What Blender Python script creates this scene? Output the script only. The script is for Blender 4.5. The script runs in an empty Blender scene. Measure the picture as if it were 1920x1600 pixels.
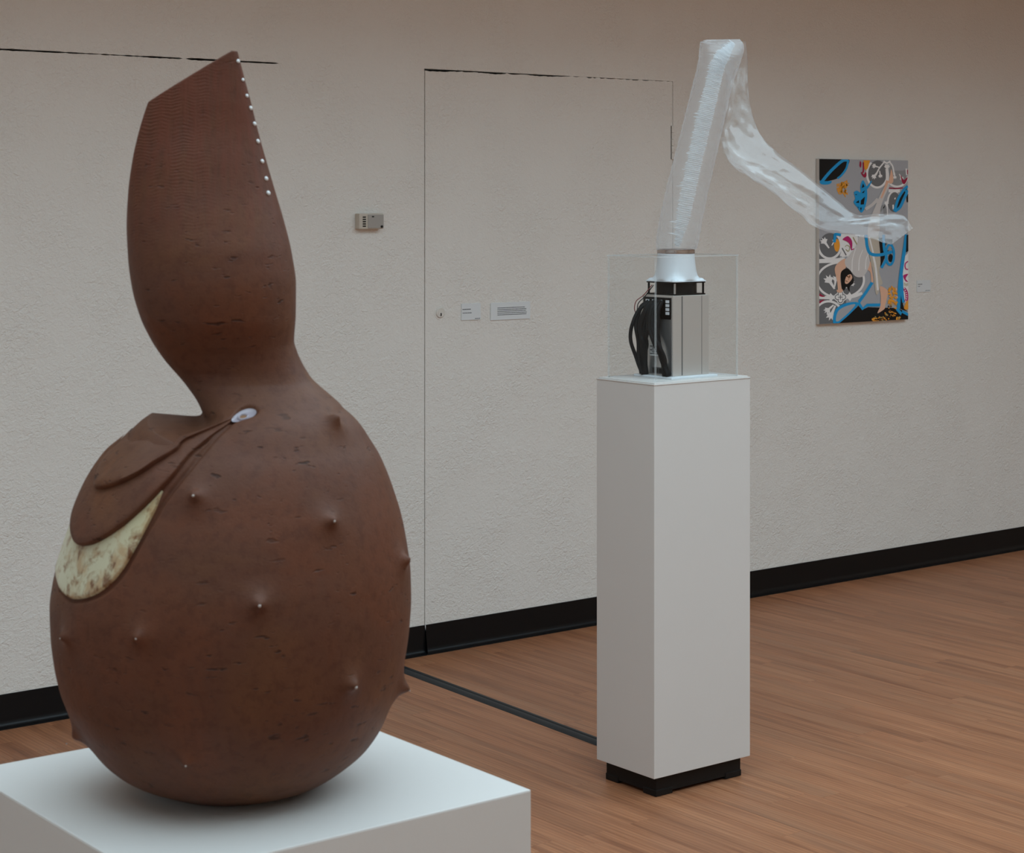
import bpy, bmesh, math, random
import numpy as np
from mathutils import Vector, Matrix

random.seed(7)
SC = bpy.context.scene
COL = SC.collection

# ------------------------------------------------------------------ camera
CAM_H = 1.564
YAW = math.radians(37.795)
FPX = 3612.8            # focal length in pixels of a 1920 px wide frame
HOR = 378.4             # horizon row (lens shifted down)
cd = bpy.data.cameras.new('camera')
cd.sensor_fit = 'HORIZONTAL'
cd.sensor_width = 36.0
cd.lens = FPX / 1920 * 36.0
cd.shift_y = -(800 - HOR) / 1920
cd.clip_start = 0.05
cd.clip_end = 100
cam = bpy.data.objects.new('camera', cd)
cam.location = (0, 0, CAM_H)
cam.rotation_euler = (math.pi / 2, 0, -YAW)
COL.objects.link(cam)
SC.camera = cam
cd.dof.use_dof = True
cd.dof.focus_distance = 5.1
cd.dof.aperture_fstop = 22.0

# ------------------------------------------------------------------ world, light, exposure
w = bpy.data.worlds.new('world')
SC.world = w
w.use_nodes = True
w.node_tree.nodes['Background'].inputs[0].default_value = (0.55, 0.62, 0.72, 1)
w.node_tree.nodes['Background'].inputs[1].default_value = 0.02

CEIL = 2.75
WELL = 4.7                                         # top of the deep skylight well
SKX0, SKX1, SKY0, SKY1 = -0.6, 7.6, -1.2, 3.90      # skylight opening in the ceiling
ld = bpy.data.lights.new('skylight_daylight', 'AREA')
ld.shape = 'RECTANGLE'
ld.size = SKX1 - SKX0
ld.size_y = SKY1 - SKY0
ld.energy = 300
ld.color = (0.645, 0.865, 1.0)
lo = bpy.data.objects.new('skylight_daylight', ld)
lo.location = ((SKX0 + SKX1) / 2, (SKY0 + SKY1) / 2, WELL - 0.02)
COL.objects.link(lo)

vs = SC.view_settings
vs.view_transform = 'Standard'
vs.look = 'None'
vs.gamma = 1.0
vs.use_curve_mapping = False
vs.exposure = 0.0

# ------------------------------------------------------------------ helpers
cT, sT = math.cos(YAW), math.sin(YAW)

def ray(x, y):
    a = (x - 960) / FPX
    b = -(y - HOR) / FPX
    return Vector((a * cT + sT, -a * sT + cT, b))

def at(x, y, d):
    """point at depth d (metres in front of the lens) for a measured sight line"""
    return ray(x, y) * d + Vector((0, 0, CAM_H))

def lin(c):
    c = c / 255.0
    return c / 12.92 if c <= 0.04045 else ((c + 0.055) / 1.055) ** 2.4

def rgb(r, g, b, k=1.0):
    return (min(lin(r) * k, 1), min(lin(g) * k, 1), min(lin(b) * k, 1), 1)

def obj(name, verts, faces, mat=None, parent=None, smooth=False, mats=None, fm=None):
    me = bpy.data.meshes.new(name)
    me.from_pydata([tuple(v) for v in verts], [], [tuple(f) for f in faces])
    me.update()
    if mats:
        for m in mats:
            me.materials.append(m)
        if fm is not None:
            me.polygons.foreach_set('material_index', np.asarray(fm, dtype=np.int32))
    elif mat:
        me.materials.append(mat)
    if smooth:
        me.polygons.foreach_set('use_smooth', np.ones(len(me.polygons), dtype=bool))
    o = bpy.data.objects.new(name, me)
    COL.objects.link(o)
    if parent:
        o.parent = parent
    return o

def bm_obj(name, bm, mat, parent=None, smooth=False):
    me = bpy.data.meshes.new(name)
    bm.normal_update()
    bm.to_mesh(me)
    bm.free()
    me.materials.append(mat)
    if smooth:
        me.polygons.foreach_set('use_smooth', np.ones(len(me.polygons), dtype=bool))
    o = bpy.data.objects.new(name, me)
    COL.objects.link(o)
    if parent:
        o.parent = parent
    return o

def empty(name, loc=(0, 0, 0), rz=0.0):
    o = bpy.data.objects.new(name, None)
    o.location = loc
    o.rotation_euler = (0, 0, rz)
    o.empty_display_size = 0.05
    COL.objects.link(o)
    return o

def tag(o, label, cat, group=None):
    o['label'] = label
    o['category'] = cat
    if group:
        o['group'] = group
    return o

def struct(o, label=None):
    o['kind'] = 'structure'
    if label:
        o['label'] = label
    return o

def box_bm(x0, x1, y0, y1, z0, z1, bev=0.0, seg=2, bm=None):
    b = bmesh.new()
    vs_ = [b.verts.new(p) for p in ((x0, y0, z0), (x1, y0, z0), (x1, y1, z0), (x0, y1, z0),
                                    (x0, y0, z1), (x1, y0, z1), (x1, y1, z1), (x0, y1, z1))]
    for f in ((0, 3, 2, 1), (4, 5, 6, 7), (0, 1, 5, 4), (1, 2, 6, 5), (2, 3, 7, 6), (3, 0, 4, 7)):
        b.faces.new([vs_[i] for i in f])
    if bev > 0:
        bmesh.ops.bevel(b, geom=b.edges[:], offset=bev, segments=seg, affect='EDGES', profile=0.6)
    if bm is None:
        return b
    me = bpy.data.meshes.new('tmp')
    b.to_mesh(me)
    b.free()
    bm.from_mesh(me)
    bpy.data.meshes.remove(me)
    return bm

def box(name, x0, x1, y0, y1, z0, z1, mat, parent=None, bev=0.0, seg=2):
    return bm_obj(name, box_bm(x0, x1, y0, y1, z0, z1, bev, seg), mat, parent, smooth=False)

def autosmooth(o, ang=35):
    me = o.data
    me.polygons.foreach_set('use_smooth', np.ones(len(me.polygons), dtype=bool))
    bm = bmesh.new()
    bm.from_mesh(me)
    for e in bm.edges:
        if len(e.link_faces) == 2:
            e.smooth = e.calc_face_angle(0) < math.radians(ang)
    bm.to_mesh(me)
    bm.free()
    return o

def lathe(name, prof, mat, parent=None, n=48, loc=(0, 0, 0), closed=False):
    """profile of (r, z); revolve about z"""
    V, F = [], []
    for r, z in prof:
        for i in range(n):
            a = 2 * math.pi * i / n
            V.append((loc[0] + r * math.cos(a), loc[1] + r * math.sin(a), loc[2] + z))
    m = len(prof)
    for j in range(m if closed else m - 1):
        for i in range(n):
            k = (i + 1) % n
            jj = (j + 1) % m
            F.append((j * n + i, j * n + k, jj * n + k, jj * n + i))
    if not closed:
        if prof[0][0] > 1e-6:
            F.append(tuple(reversed(range(n))))
        if prof[-1][0] > 1e-6:
            F.append(tuple((m - 1) * n + i for i in range(n)))
    o = obj(name, V, F, mat, parent)
    return autosmooth(o, 40)

def catmull(pts, n):
    P = np.asarray(pts, float)
    Q = np.vstack([2 * P[0] - P[1], P, 2 * P[-1] - P[-2]])
    m = len(P) - 1
    out = []
    for u in np.linspace(0, m, n):
        i = min(int(u), m - 1)
        t = u - i
        a, b, c, d = Q[i], Q[i + 1], Q[i + 2], Q[i + 3]
        out.append(0.5 * ((2 * b) + (-a + c) * t + (2 * a - 5 * b + 4 * c - d) * t * t + (-a + 3 * b - 3 * c + d) * t ** 3))
    return np.array(out)

def tube(name, pts, r, mat, parent=None, n=40, seg=10, flat=1.0):
    C = catmull(pts, n)
    T = np.gradient(C, axis=0)
    T /= np.linalg.norm(T, axis=1)[:, None] + 1e-12
    up = np.array([0.3, 0.2, 1.0])
    V, F = [], []
    for i in range(n):
        a = np.cross(T[i], up)
        if np.linalg.norm(a) < 1e-4:
            a = np.cross(T[i], [1, 0, 0])
        a /= np.linalg.norm(a)
        b = np.cross(a, T[i])
        rr = r[i] if hasattr(r, '__len__') else r
        for k in range(seg):
            ph = 2 * math.pi * k / seg
            V.append(C[i] + a * math.cos(ph) * rr + b * math.sin(ph) * rr * flat)
    for i in range(n - 1):
        for k in range(seg):
            k2 = (k + 1) % seg
            F.append((i * seg + k, i * seg + k2, (i + 1) * seg + k2, (i + 1) * seg + k))
    F.append(tuple(reversed(range(seg))))
    F.append(tuple((n - 1) * seg + k for k in range(seg)))
    return obj(name, V, F, mat, parent, smooth=True)

# ------------------------------------------------------------------ materials
class NT:
    def __init__(s, name):
        s.m = bpy.data.materials.new(name)
        s.m.use_nodes = True
        s.t = s.m.node_tree
        s.t.nodes.clear()
        s.out = s.t.nodes.new('ShaderNodeOutputMaterial')
    def n(s, typ, **kw):
        nd = s.t.nodes.new('ShaderNode' + typ)
        for k, v in kw.items():
            setattr(nd, k, v)
        return nd
    def l(s, a, b):
        s.t.links.new(a, b)
    def val(s, sock, v):
        if hasattr(v, 'is_linked') or hasattr(v, 'links'):
            s.l(v, sock)
        else:
            sock.default_value = v
    def math(s, op, a, b=0.0, c=0.0, clamp=False):
        nd = s.n('Math', operation=op, use_clamp=clamp)
        for i, v in enumerate((a, b, c)):
            s.val(nd.inputs[i], v)
        return nd.outputs[0]
    def vmath(s, op, a, b=(0, 0, 0)):
        nd = s.n('VectorMath', operation=op)
        s.val(nd.inputs[0], a)
        if op == 'SCALE':
            s.val(nd.inputs[3], b)
        else:
            s.val(nd.inputs[1], b)
        return nd.outputs[0]
    def noise(s, vec, scale, detail=3.0, rough=0.55, dist=0.0):
        nd = s.n('TexNoise')
        if vec is not None:
            s.l(vec, nd.inputs['Vector'])
        nd.inputs['Scale'].default_value = scale
        nd.inputs['Detail'].default_value = detail
        nd.inputs['Roughness'].default_value = rough
        nd.inputs['Distortion'].default_value = dist
        return nd.outputs['Fac']
    def ramp(s, fac, stops, interp='LINEAR'):
        nd = s.n('ValToRGB')
        cr = nd.color_ramp
        cr.interpolation = interp
        while len(cr.elements) < len(stops):
            cr.elements.new(0.5)
        for e, (p, c) in zip(cr.elements, stops):
            e.position = p
            e.color = c if len(c) == 4 else (*c, 1)
        s.l(fac, nd.inputs[0])
        return nd.outputs[0]
    def mix(s, fac, a, b, mode='MIX'):
        nd = s.n('Mix', data_type='RGBA', blend_type=mode)
        s.val(nd.inputs[0], fac)
        s.val(nd.inputs[6], a)
        s.val(nd.inputs[7], b)
        return nd.outputs[2]
    def bump(s, height, strength, dist):
        nd = s.n('Bump')
        nd.inputs['Strength'].default_value = strength
        nd.inputs['Distance'].default_value = dist
        s.l(height, nd.inputs['Height'])
        return nd.outputs[0]
    def pbsdf(s, color, rough=0.5, metal=0.0, spec=0.5, normal=None, coat=0.0):
        p = s.n('BsdfPrincipled')
        s.val(p.inputs['Base Color'], color)
        s.val(p.inputs['Roughness'], rough)
        p.inputs['Metallic'].default_value = metal
        s.val(p.inputs['Specular IOR Level'], spec)
        p.inputs['Coat Weight'].default_value = coat
        if normal is not None:
            s.l(normal, p.inputs['Normal'])
        s.l(p.outputs[0], s.out.inputs[0])
        return p
    def pos(s):
        return s.n('NewGeometry').outputs['Position']
    def objco(s):
        return s.n('TexCoord').outputs['Object']

def plain(name, color, rough=0.5, metal=0.0, spec=0.5, bump=0.0, bscale=200.0, var=0.0):
    t = NT(name)
    nrm = None
    col = color
    co = t.objco()
    if bump > 0:
        nrm = t.bump(t.noise(co, bscale, 3), bump, 0.001)
    if var > 0:
        f = t.noise(co, 6.0, 4)
        dark = tuple(c * (1 - var) for c in color[:3]) + (1,)
        col = t.mix(f, dark, color)
    t.pbsdf(col, rough, metal, spec, nrm)
    return t.m

def mat_wall():
    t = NT('painted_textured_wall')
    p = t.pos()
    st = t.vmath('MULTIPLY', p, (1.0, 1.0, 1.25))
    n1 = t.noise(st, 62, 2.5, 0.6, 0.9)
    n2 = t.noise(st, 150, 2.0, 0.5, 0.3)
    n3 = t.noise(p, 1.3, 2)
    h = t.math('ADD', t.math('MULTIPLY', n1, 1.0), t.math('MULTIPLY', n2, 0.35))
    # trowelled paint: ridges only here and there
    patch = t.ramp(t.noise(p, 5.0, 2), [(0.35, (0.45,) * 3), (0.7, (1,) * 3)])
    h = t.math('MULTIPLY', h, patch)
    col = t.mix(n3, rgb(234, 228, 220), rgb(239, 233, 226))
    t.pbsdf(col, 0.55, 0, 0.35, t.bump(h, 0.7, 0.0075))
    return t.m

def mat_floor(attr=False):
    t = NT('wood_plank_floor' + ('_joined' if attr else ''))
    p = t.pos()
    if attr:
        a = t.n('Attribute', attribute_name='rnd')
        rnd = a.outputs['Fac']
    else:
        rnd = t.n('ObjectInfo').outputs['Random']
    off = t.n('CombineXYZ')
    t.l(t.math('MULTIPLY', rnd, 37.0), off.inputs[0])
    t.l(t.math('MULTIPLY', rnd, 91.0), off.inputs[1])
    t.l(t.math('MULTIPLY', rnd, 13.0), off.inputs[2])
    q = t.vmath('ADD', p, off.outputs[0])
    g1 = t.noise(t.vmath('MULTIPLY', q, (34.0, 1.6, 1.0)), 1.0, 5, 0.6, 0.35)    # broad figure along the plank
    g2 = t.noise(t.vmath('MULTIPLY', q, (240.0, 7.0, 1.0)), 1.0, 3, 0.6)          # fine fibres
    g3 = t.noise(t.vmath('MULTIPLY', q, (14.0, 0.9, 1.0)), 1.0, 2, 0.5)
    # cathedral rings
    wv = t.n('TexWave', wave_type='RINGS', rings_direction='Z')
    t.l(t.vmath('MULTIPLY', q, (16.0, 1.2, 1.0)), wv.inputs['Vector'])
    wv.inputs['Scale'].default_value = 1.4
    wv.inputs['Distortion'].default_value = 7.0
    wv.inputs['Detail'].default_value = 3.0
    wv.inputs['Detail Scale'].default_value = 0.8
    ring = wv.outputs['Fac']
    base = t.ramp(g1, [(0.25, rgb(137, 85, 57)), (0.5, rgb(179, 119, 83)), (0.78, rgb(199, 138, 99))])
    base = t.mix(t.math('MULTIPLY', ring, 0.36), base, rgb(132, 80, 53))
    fib = t.ramp(g2, [(0.38, (0.72,) * 3), (0.62, (1.0,) * 3)])
    base = t.mix(0.55, base, fib, 'MULTIPLY')
    tone = t.ramp(rnd, [(0.0, (0.86, 0.84, 0.82)), (0.4, (1.0, 0.98, 0.96)), (0.7, (0.95, 0.97, 0.97)), (1.0, (1.07, 1.03, 1.0))])
    base = t.mix(1.0, base, tone, 'MULTIPLY')
    grey = t.ramp(g3, [(0.5, (0, 0, 0)), (0.8, (1, 1, 1))])
    base = t.mix(t.math('MULTIPLY', grey, 0.35), base, rgb(154, 116, 90))
    rough = t.math('ADD', 0.40, t.math('MULTIPLY', g2, 0.12))
    t.pbsdf(base, rough, 0, 0.42, t.bump(g2, 0.12, 0.0006))
    return t.m

def mat_clay():
    t = NT('brown_fired_clay')
    p = t.objco()
    sep = t.n('SeparateXYZ')
    t.l(p, sep.inputs[0])
    n1 = t.noise(p, 5.5, 5, 0.6, 0.3)
    n2 = t.noise(p, 16, 4, 0.6)
    n3 = t.noise(p, 90, 3, 0.6)
    n4 = t.noise(p, 420, 2, 0.5)
    base = t.ramp(n1, [(0.28, rgb(86, 49, 33)), (0.42, rgb(105, 62, 43)), (0.52, rgb(97, 61, 46)), (0.62, rgb(105, 67, 47)), (0.74, rgb(117, 70, 44))])
    base = t.mix(t.math('MULTIPLY', t.ramp(n2, [(0.42, (0, 0, 0)), (0.75, (1, 1, 1))]), 0.4), base, rgb(97, 63, 44))
    base = t.mix(t.math('MULTIPLY', t.ramp(n3, [(0.35, (1, 1, 1)), (0.5, (0, 0, 0))]), 0.35), base, rgb(74, 42, 30))
    # short scratches and pits left in the clay
    rot = t.n('Mapping')
    rot.inputs['Rotation'].default_value = (0.4, 0.5, 0.3)
    rot.inputs['Scale'].default_value = (52, 52, 170)
    t.l(p, rot.inputs['Vector'])
    sc = t.noise(rot.outputs[0], 1.0, 2, 0.5, 0.2)
    pits = t.ramp(sc, [(0.27, (1, 1, 1)), (0.35, (0, 0, 0))])
    n5 = t.noise(p, 9.0, 2)
    pits = t.math('MULTIPLY', pits, t.ramp(n5, [(0.40, (0, 0, 0)), (0.55, (1, 1, 1))]))
    base = t.mix(t.math('MULTIPLY', pits, 0.75), base, rgb(44, 25, 18))
    # combed upper blade: upright streaks crossed by fine wavy combing
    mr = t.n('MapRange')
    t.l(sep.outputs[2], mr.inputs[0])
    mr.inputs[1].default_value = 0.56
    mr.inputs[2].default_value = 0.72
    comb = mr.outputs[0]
    st = t.noise(t.vmath('MULTIPLY', p, (150.0, 40.0, 9.0)), 1.0, 3, 0.6)
    wob = t.math('MULTIPLY', t.math('PINGPONG', t.math('MULTIPLY', sep.outputs[0], 85.0), 1.0), 4.5)
    zz = t.math('MULTIPLY', sep.outputs[2], 1700.0)
    nz = t.math('MULTIPLY', t.noise(p, 30, 2), 16.0)
    chev = t.math('SINE', t.math('ADD', t.math('ADD', zz, nz), wob))
    left = t.n('MapRange')
    t.l(sep.outputs[0], left.inputs[0])
    left.inputs[1].default_value = 0.03
    left.inputs[2].default_value = -0.05
    patchy = t.ramp(t.noise(t.vmath('MULTIPLY', p, (70.0, 30.0, 12.0)), 1.0, 2), [(0.40, (0.1,) * 3), (0.62, (1,) * 3)])
    chm = t.math('MULTIPLY', t.math('MULTIPLY', chev, patchy), t.math('MULTIPLY', comb, left.outputs[0]))
    base = t.mix(t.math('MULTIPLY', t.ramp(st, [(0.38, (0,) * 3), (0.62, (1,) * 3)]), t.math('MULTIPLY', comb, 0.75)), base, rgb(112, 62, 46))
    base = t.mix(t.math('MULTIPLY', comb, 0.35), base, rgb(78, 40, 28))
    base = t.mix(t.math('MULTIPLY', chm, 0.30, clamp=True), base, rgb(70, 40, 30))
    h = t.math('ADD', t.math('MULTIPLY', n3, 0.5), t.math('MULTIPLY', n4, 0.25))
    h = t.math('ADD', h, t.math('MULTIPLY', chm, 0.16))
    h = t.math('ADD', h, t.math('MULTIPLY', t.math('MULTIPLY', st, comb), 0.8))
    h = t.math('SUBTRACT', h, t.math('MULTIPLY', pits, 0.8))
    rough = t.math('ADD', 0.46, t.math('MULTIPLY', n2, 0.22))
    spec = t.math('SUBTRACT', 0.24, t.math('MULTIPLY', comb, 0.12))
    t.pbsdf(base, rough, 0, spec, t.bump(h, 0.6, 0.0016))
    return t.m

def mat_cream():
    t = NT('cream_glaze_with_rust_specks')
    p = t.objco()
    n1 = t.noise(p, 38, 4, 0.65, 0.4)
    n2 = t.noise(t.vmath('MULTIPLY', p, (1, 1, 0.45)), 95, 3, 0.6)
    n3 = t.noise(p, 10, 2)
    base = t.mix(n3, rgb(198, 184, 140), rgb(214, 210, 186))
    a = t.ramp(n1, [(0.44, (0, 0, 0)), (0.60, (1, 1, 1))])
    b = t.ramp(n2, [(0.46, (0, 0, 0)), (0.58, (1, 1, 1))])
    base = t.mix(t.math('MULTIPLY', a, 0.6), base, rgb(176, 128, 78))
    base = t.mix(t.math('MULTIPLY', b, t.math('MULTIPLY', a, 0.9)), base, rgb(112, 66, 38))
    t.pbsdf(base, 0.25, 0, 0.5, t.bump(n2, 0.25, 0.001))
    return t.m

def mat_film(name, haze, gloss_rough=0.12, tint=(0.93, 0.95, 0.97), gl=0.06, bmp=0.35):
    t = NT(name)
    p = t.objco()
    n = t.noise(t.vmath('MULTIPLY', p, (1, 1, 2.2)), 120, 3, 0.6)
    nrm = t.bump(n, bmp, 0.002)
    tr = t.n('BsdfTransparent')
    tr.inputs[0].default_value = (0.985, 0.985, 0.985, 1)
    df = t.n('BsdfDiffuse')
    df.inputs[0].default_value = (*tint, 1)
    tl = t.n('BsdfTranslucent')
    tl.inputs[0].default_value = (*tint, 1)
    gs = t.n('BsdfGlossy')
    gs.inputs['Roughness'].default_value = gloss_rough
    for b in (df, tl, gs):
        t.l(nrm, b.inputs['Normal'])
    fr = t.n('LayerWeight')
    fr.inputs[0].default_value = 0.25
    m1 = t.n('MixShader')
    m1.inputs[0].default_value = 0.45
    t.l(df.outputs[0], m1.inputs[1])
    t.l(tl.outputs[0], m1.inputs[2])
    m2 = t.n('MixShader')
    t.val(m2.inputs[0], t.math('ADD', haze, t.math('MULTIPLY', t.math('POWER', fr.outputs['Facing'], 2.0), haze * 2.4), clamp=True))
    t.l(tr.outputs[0], m2.inputs[1])
    t.l(m1.outputs[0], m2.inputs[2])
    m3 = t.n('MixShader')
    t.val(m3.inputs[0], t.math('ADD', gl, t.math('MULTIPLY', t.math('POWER', fr.outputs['Facing'], 3.0), 0.16), clamp=True))
    t.l(m2.outputs[0], m3.inputs[1])
    t.l(gs.outputs[0], m3.inputs[2])
    t.l(m3.outputs[0], t.out.inputs[0])
    return t.m

def mat_acrylic(name='clear_acrylic', haze=0.0):
    t = NT(name)
    tr = t.n('BsdfTransparent')
    tr.inputs[0].default_value = (0.985, 0.99, 0.99, 1)
    gl = t.n('BsdfGlossy')
    gl.inputs['Roughness'].default_value = 0.02
    fr = t.n('LayerWeight')
    fr.inputs[0].default_value = 0.3
    f3 = t.math('POWER', fr.outputs['Facing'], 3.0)
    front = t.math('SUBTRACT', 1.0, t.n('NewGeometry').outputs['Backfacing'])
    m = t.n('MixShader')
    t.l(t.math('MULTIPLY', t.math('ADD', 0.03, t.math('MULTIPLY', f3, 0.35)), front), m.inputs[0])
    t.l(tr.outputs[0], m.inputs[1])
    t.l(gl.outputs[0], m.inputs[2])
    last = m
    if haze:
        df = t.n('BsdfDiffuse')
        df.inputs[0].default_value = (0.82, 0.86, 0.87, 1)
        m2 = t.n('MixShader')
        m2.inputs[0].default_value = haze
        t.l(m.outputs[0], m2.inputs[1])
        t.l(df.outputs[0], m2.inputs[2])
        last = m2
    t.l(last.outputs[0], t.out.inputs[0])
    return t.m

def mat_brushed():
    t = NT('brushed_aluminium')
    p = t.objco()
    n = t.noise(t.vmath('MULTIPLY', p, (60, 60, 900)), 1.0, 2)
    rough = t.math('ADD', 0.26, t.math('MULTIPLY', n, 0.12))
    t.pbsdf(rgb(204, 196, 189), rough, 0.35, 0.5, t.bump(n, 0.05, 0.0004))
    return t.m

M = {}
M['wall'] = mat_wall()
M['floor'] = mat_floor()
M['floor2'] = mat_floor(True)
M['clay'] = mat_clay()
M['cream'] = mat_cream()
M['ceiling'] = plain('warm_ceiling', rgb(222, 190, 162), 0.7)
M['well'] = plain('white_skylight_well', rgb(232, 232, 230), 0.7)
M['tan_wall'] = plain('tan_painted_wall', rgb(232, 212, 192), 0.6, bump=0.2, bscale=60)
M['gap'] = plain('dark_gap', rgb(34, 28, 24), 0.9, spec=0.1)
M['rubber'] = plain('black_vinyl_base', rgb(11, 12, 14), 0.36, spec=0.25, bump=0.05)
M['cord'] = plain('black_rubber_cord', rgb(34, 37, 40), 0.5, spec=0.4)
M['pedestal'] = plain('white_pedestal_paint', rgb(220, 214, 209), 0.5, spec=0.4, bump=0.10, bscale=160, var=0.03)
M['plinth'] = plain('black_plinth', rgb(16, 14, 13), 0.6, spec=0.3)
M['white_plastic'] = plain('white_printed_plastic', rgb(226, 230, 234), 0.4)
M['black_plastic'] = plain('black_plastic', rgb(12, 11, 11), 0.45, spec=0.3)
M['cable'] = plain('black_cable', rgb(13, 11, 12), 0.65, spec=0.25, bump=0.2, bscale=900)
M['red_wire'] = plain('red_wire', rgb(120, 46, 40), 0.5)
M['steel'] = plain('sheet_steel', rgb(190, 190, 190), 0.33, metal=0.85)
M['alu'] = mat_brushed()
M['seam'] = plain('dark_seam', rgb(90, 90, 92), 0.5, metal=0.4)
M['film'] = mat_film('clear_polythene_film', 0.22, 0.22)
M['film2'] = mat_film('crinkled_polythene_film', 0.085, 0.09, gl=0.11, bmp=0.14)
M['crease_sheen'] = mat_film('whitened_crease_sheen', 0.58, 0.2, (0.95, 0.98, 1.0), gl=0.10)  # raised haze stands in for the skylight sheen along the crease
M['acrylic'] = mat_acrylic()
M['acrylic_edge'] = mat_acrylic('acrylic_edge', 0.17)
M['clamp'] = plain('polished_clamp', rgb(190, 178, 172), 0.15, metal=0.9)
M['paper'] = plain('white_card', rgb(230, 231, 231), 0.7)
M['print'] = plain('grey_print', rgb(70, 70, 72), 0.8)
M['beige'] = plain('beige_plastic', rgb(205, 194, 180), 0.5)
M['greycover'] = plain('grey_plate', rgb(172, 165, 158), 0.45)
M['dark'] = plain('dark_slot', rgb(30, 24, 18), 0.8)
M['pearl'] = plain('pale_stud', rgb(226, 224, 222), 0.25, spec=0.6)
M['stud'] = plain('worn_pale_stud', rgb(176, 164, 156), 0.25, spec=0.6)
M['eyewhite'] = plain('pale_lilac_glaze', rgb(176, 166, 174), 0.22, spec=0.6, var=0.12)
M['eyecore'] = plain('brown_glaze', rgb(150, 112, 84), 0.3)
M['brass'] = plain('painted_metal', rgb(226, 219, 210), 0.45)
M['whitepaint'] = plain('white_paint_drip', rgb(225, 225, 222), 0.6)

# ------------------------------------------------------------------ room shell
WY = 5.4444
RX0, RX1, RY0 = -1.2, 9.2, -2.2
DL, DR, DT = 3.8390, 5.0010, 2.0245

def build_wall_back():
    V, F, FM = [], [], []
    def quad(a, b, c, d, m=0):
        i = len(V)
        V.extend([a, b, c, d])
        F.append((i, i + 1, i + 2, i + 3))
        FM.append(m)
    def rect(x0, x1, z0, z1, y=WY, m=0):
        quad((x0, y, z0), (x1, y, z0), (x1, y, z1), (x0, y, z1), m)
    SX = 3.2561            # right end of the open seam above the panel on the left
    # left field with the open seam
    rng = random.Random(3)
    n = 120
    xs = [RX0] + [1.9 + (SX - 1.9) * i / n for i in range(n + 1)]
    lowz, upz = [], []
    for i, x in enumerate(xs):
        zc = 2.0165
        half = 0.0023 + 0.0009 * math.sin(x * 9) + rng.uniform(-0.0009, 0.0009)
        if 2.895 < x < 2.918:
            half = 0.0002
        if x > SX - 0.16:
            half = 0.0027 + rng.uniform(-.0005, .0005)
        if i == len(xs) - 1:
            half = 0.0002
        lowz.append(zc - half)
        upz.append(zc + half)
    for i in range(len(xs) - 1):
        a, b = xs[i], xs[i + 1]
        quad((a, WY, 0), (b, WY, 0), (b, WY, lowz[i + 1]), (a, WY, lowz[i]))
        quad((a, WY, upz[i]), (b, WY, upz[i + 1]), (b, WY, CEIL), (a, WY, CEIL))
        quad((a, WY, lowz[i]), (b, WY, lowz[i + 1]), (b, WY + .03, lowz[i + 1]), (a, WY + .03, lowz[i]))
        quad((a, WY, upz[i]), (a, WY + .03, upz[i]), (b, WY + .03, upz[i + 1]), (b, WY, upz[i + 1]))
        quad((a, WY + .03, lowz[i]), (b, WY + .03, lowz[i + 1]), (b, WY + .03, upz[i + 1]), (a, WY + .03, upz[i]), 1)
    rect(SX, DL, 0, CEIL)
    rect(DL, DR, DT, CEIL)
    rect(DR, RX1, 0, CEIL)
    # reveal of the door opening and the dark space behind
    quad((DL, WY, 0), (DL, WY, DT), (DL, WY + .06, DT), (DL, WY + .06, 0))
    quad((DR, WY, 0), (DR, WY + .06, 0), (DR, WY + .06, DT), (DR, WY, DT))
    quad((DL, WY, DT), (DR, WY, DT), (DR, WY + .06, DT), (DL, WY + .06, DT))
    rect(DL, DR, 0, DT, WY + .06, 1)
    # outer skin so that the wall has its thickness
    quad((RX0, WY + .2, 0), (RX0, WY + .2, CEIL), (RX1, WY + .2, CEIL), (RX1, WY + .2, 0))
    quad((RX0, WY, CEIL), (RX1, WY, CEIL), (RX1, WY + .2, CEIL), (RX0, WY + .2, CEIL))
    return struct(obj('wall_back', V, F, mats=[M['wall'], M['gap']], fm=FM), 'off-white textured wall behind both pedestals')

build_wall_back()
struct(box('wall_left', RX0 - .2, RX0, RY0, WY, 0, CEIL, M['well']))
struct(box('wall_right', RX1, RX1 + .2, RY0, WY, 0, CEIL, M['tan_wall']))
struct(box('wall_front', RX0, RX1, RY0 - .2, RY0, 0, CEIL, M['tan_wall']))

def build_ceiling():
    bm = bmesh.new()
    t = CEIL + 0.2
    box_bm(RX0, RX1, RY0, SKY0, CEIL, t, bm=bm)
    box_bm(RX0, RX1, SKY1, WY + .2, CEIL, t, bm=bm)
    box_bm(RX0, SKX0, SKY0, SKY1, CEIL, t, bm=bm)
    box_bm(SKX1, RX1, SKY0, SKY1, CEIL, t, bm=bm)
    ce = struct(bm_obj('ceiling', bm, M['ceiling']))
    # sides and lid of the skylight well
    bm = bmesh.new()
    w_ = .1
    box_bm(SKX0 - w_, SKX1 + w_, SKY0 - w_, SKY0, t + .002, WELL, bm=bm)
    box_bm(SKX0 - w_, SKX1 + w_, SKY1, SKY1 + w_, t, WELL, bm=bm)
    box_bm(SKX0 - w_, SKX0, SKY0, SKY1, t, WELL, bm=bm)
    box_bm(SKX1, SKX1 + w_, SKY0, SKY1, t, WELL, bm=bm)
    box_bm(SKX0 - w_, SKX1 + w_, SKY0 - w_, SKY1 + w_, WELL, WELL + .05, bm=bm)
    bm_obj('skylight_well', bm, M['well'], ce)
build_ceiling()

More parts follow.
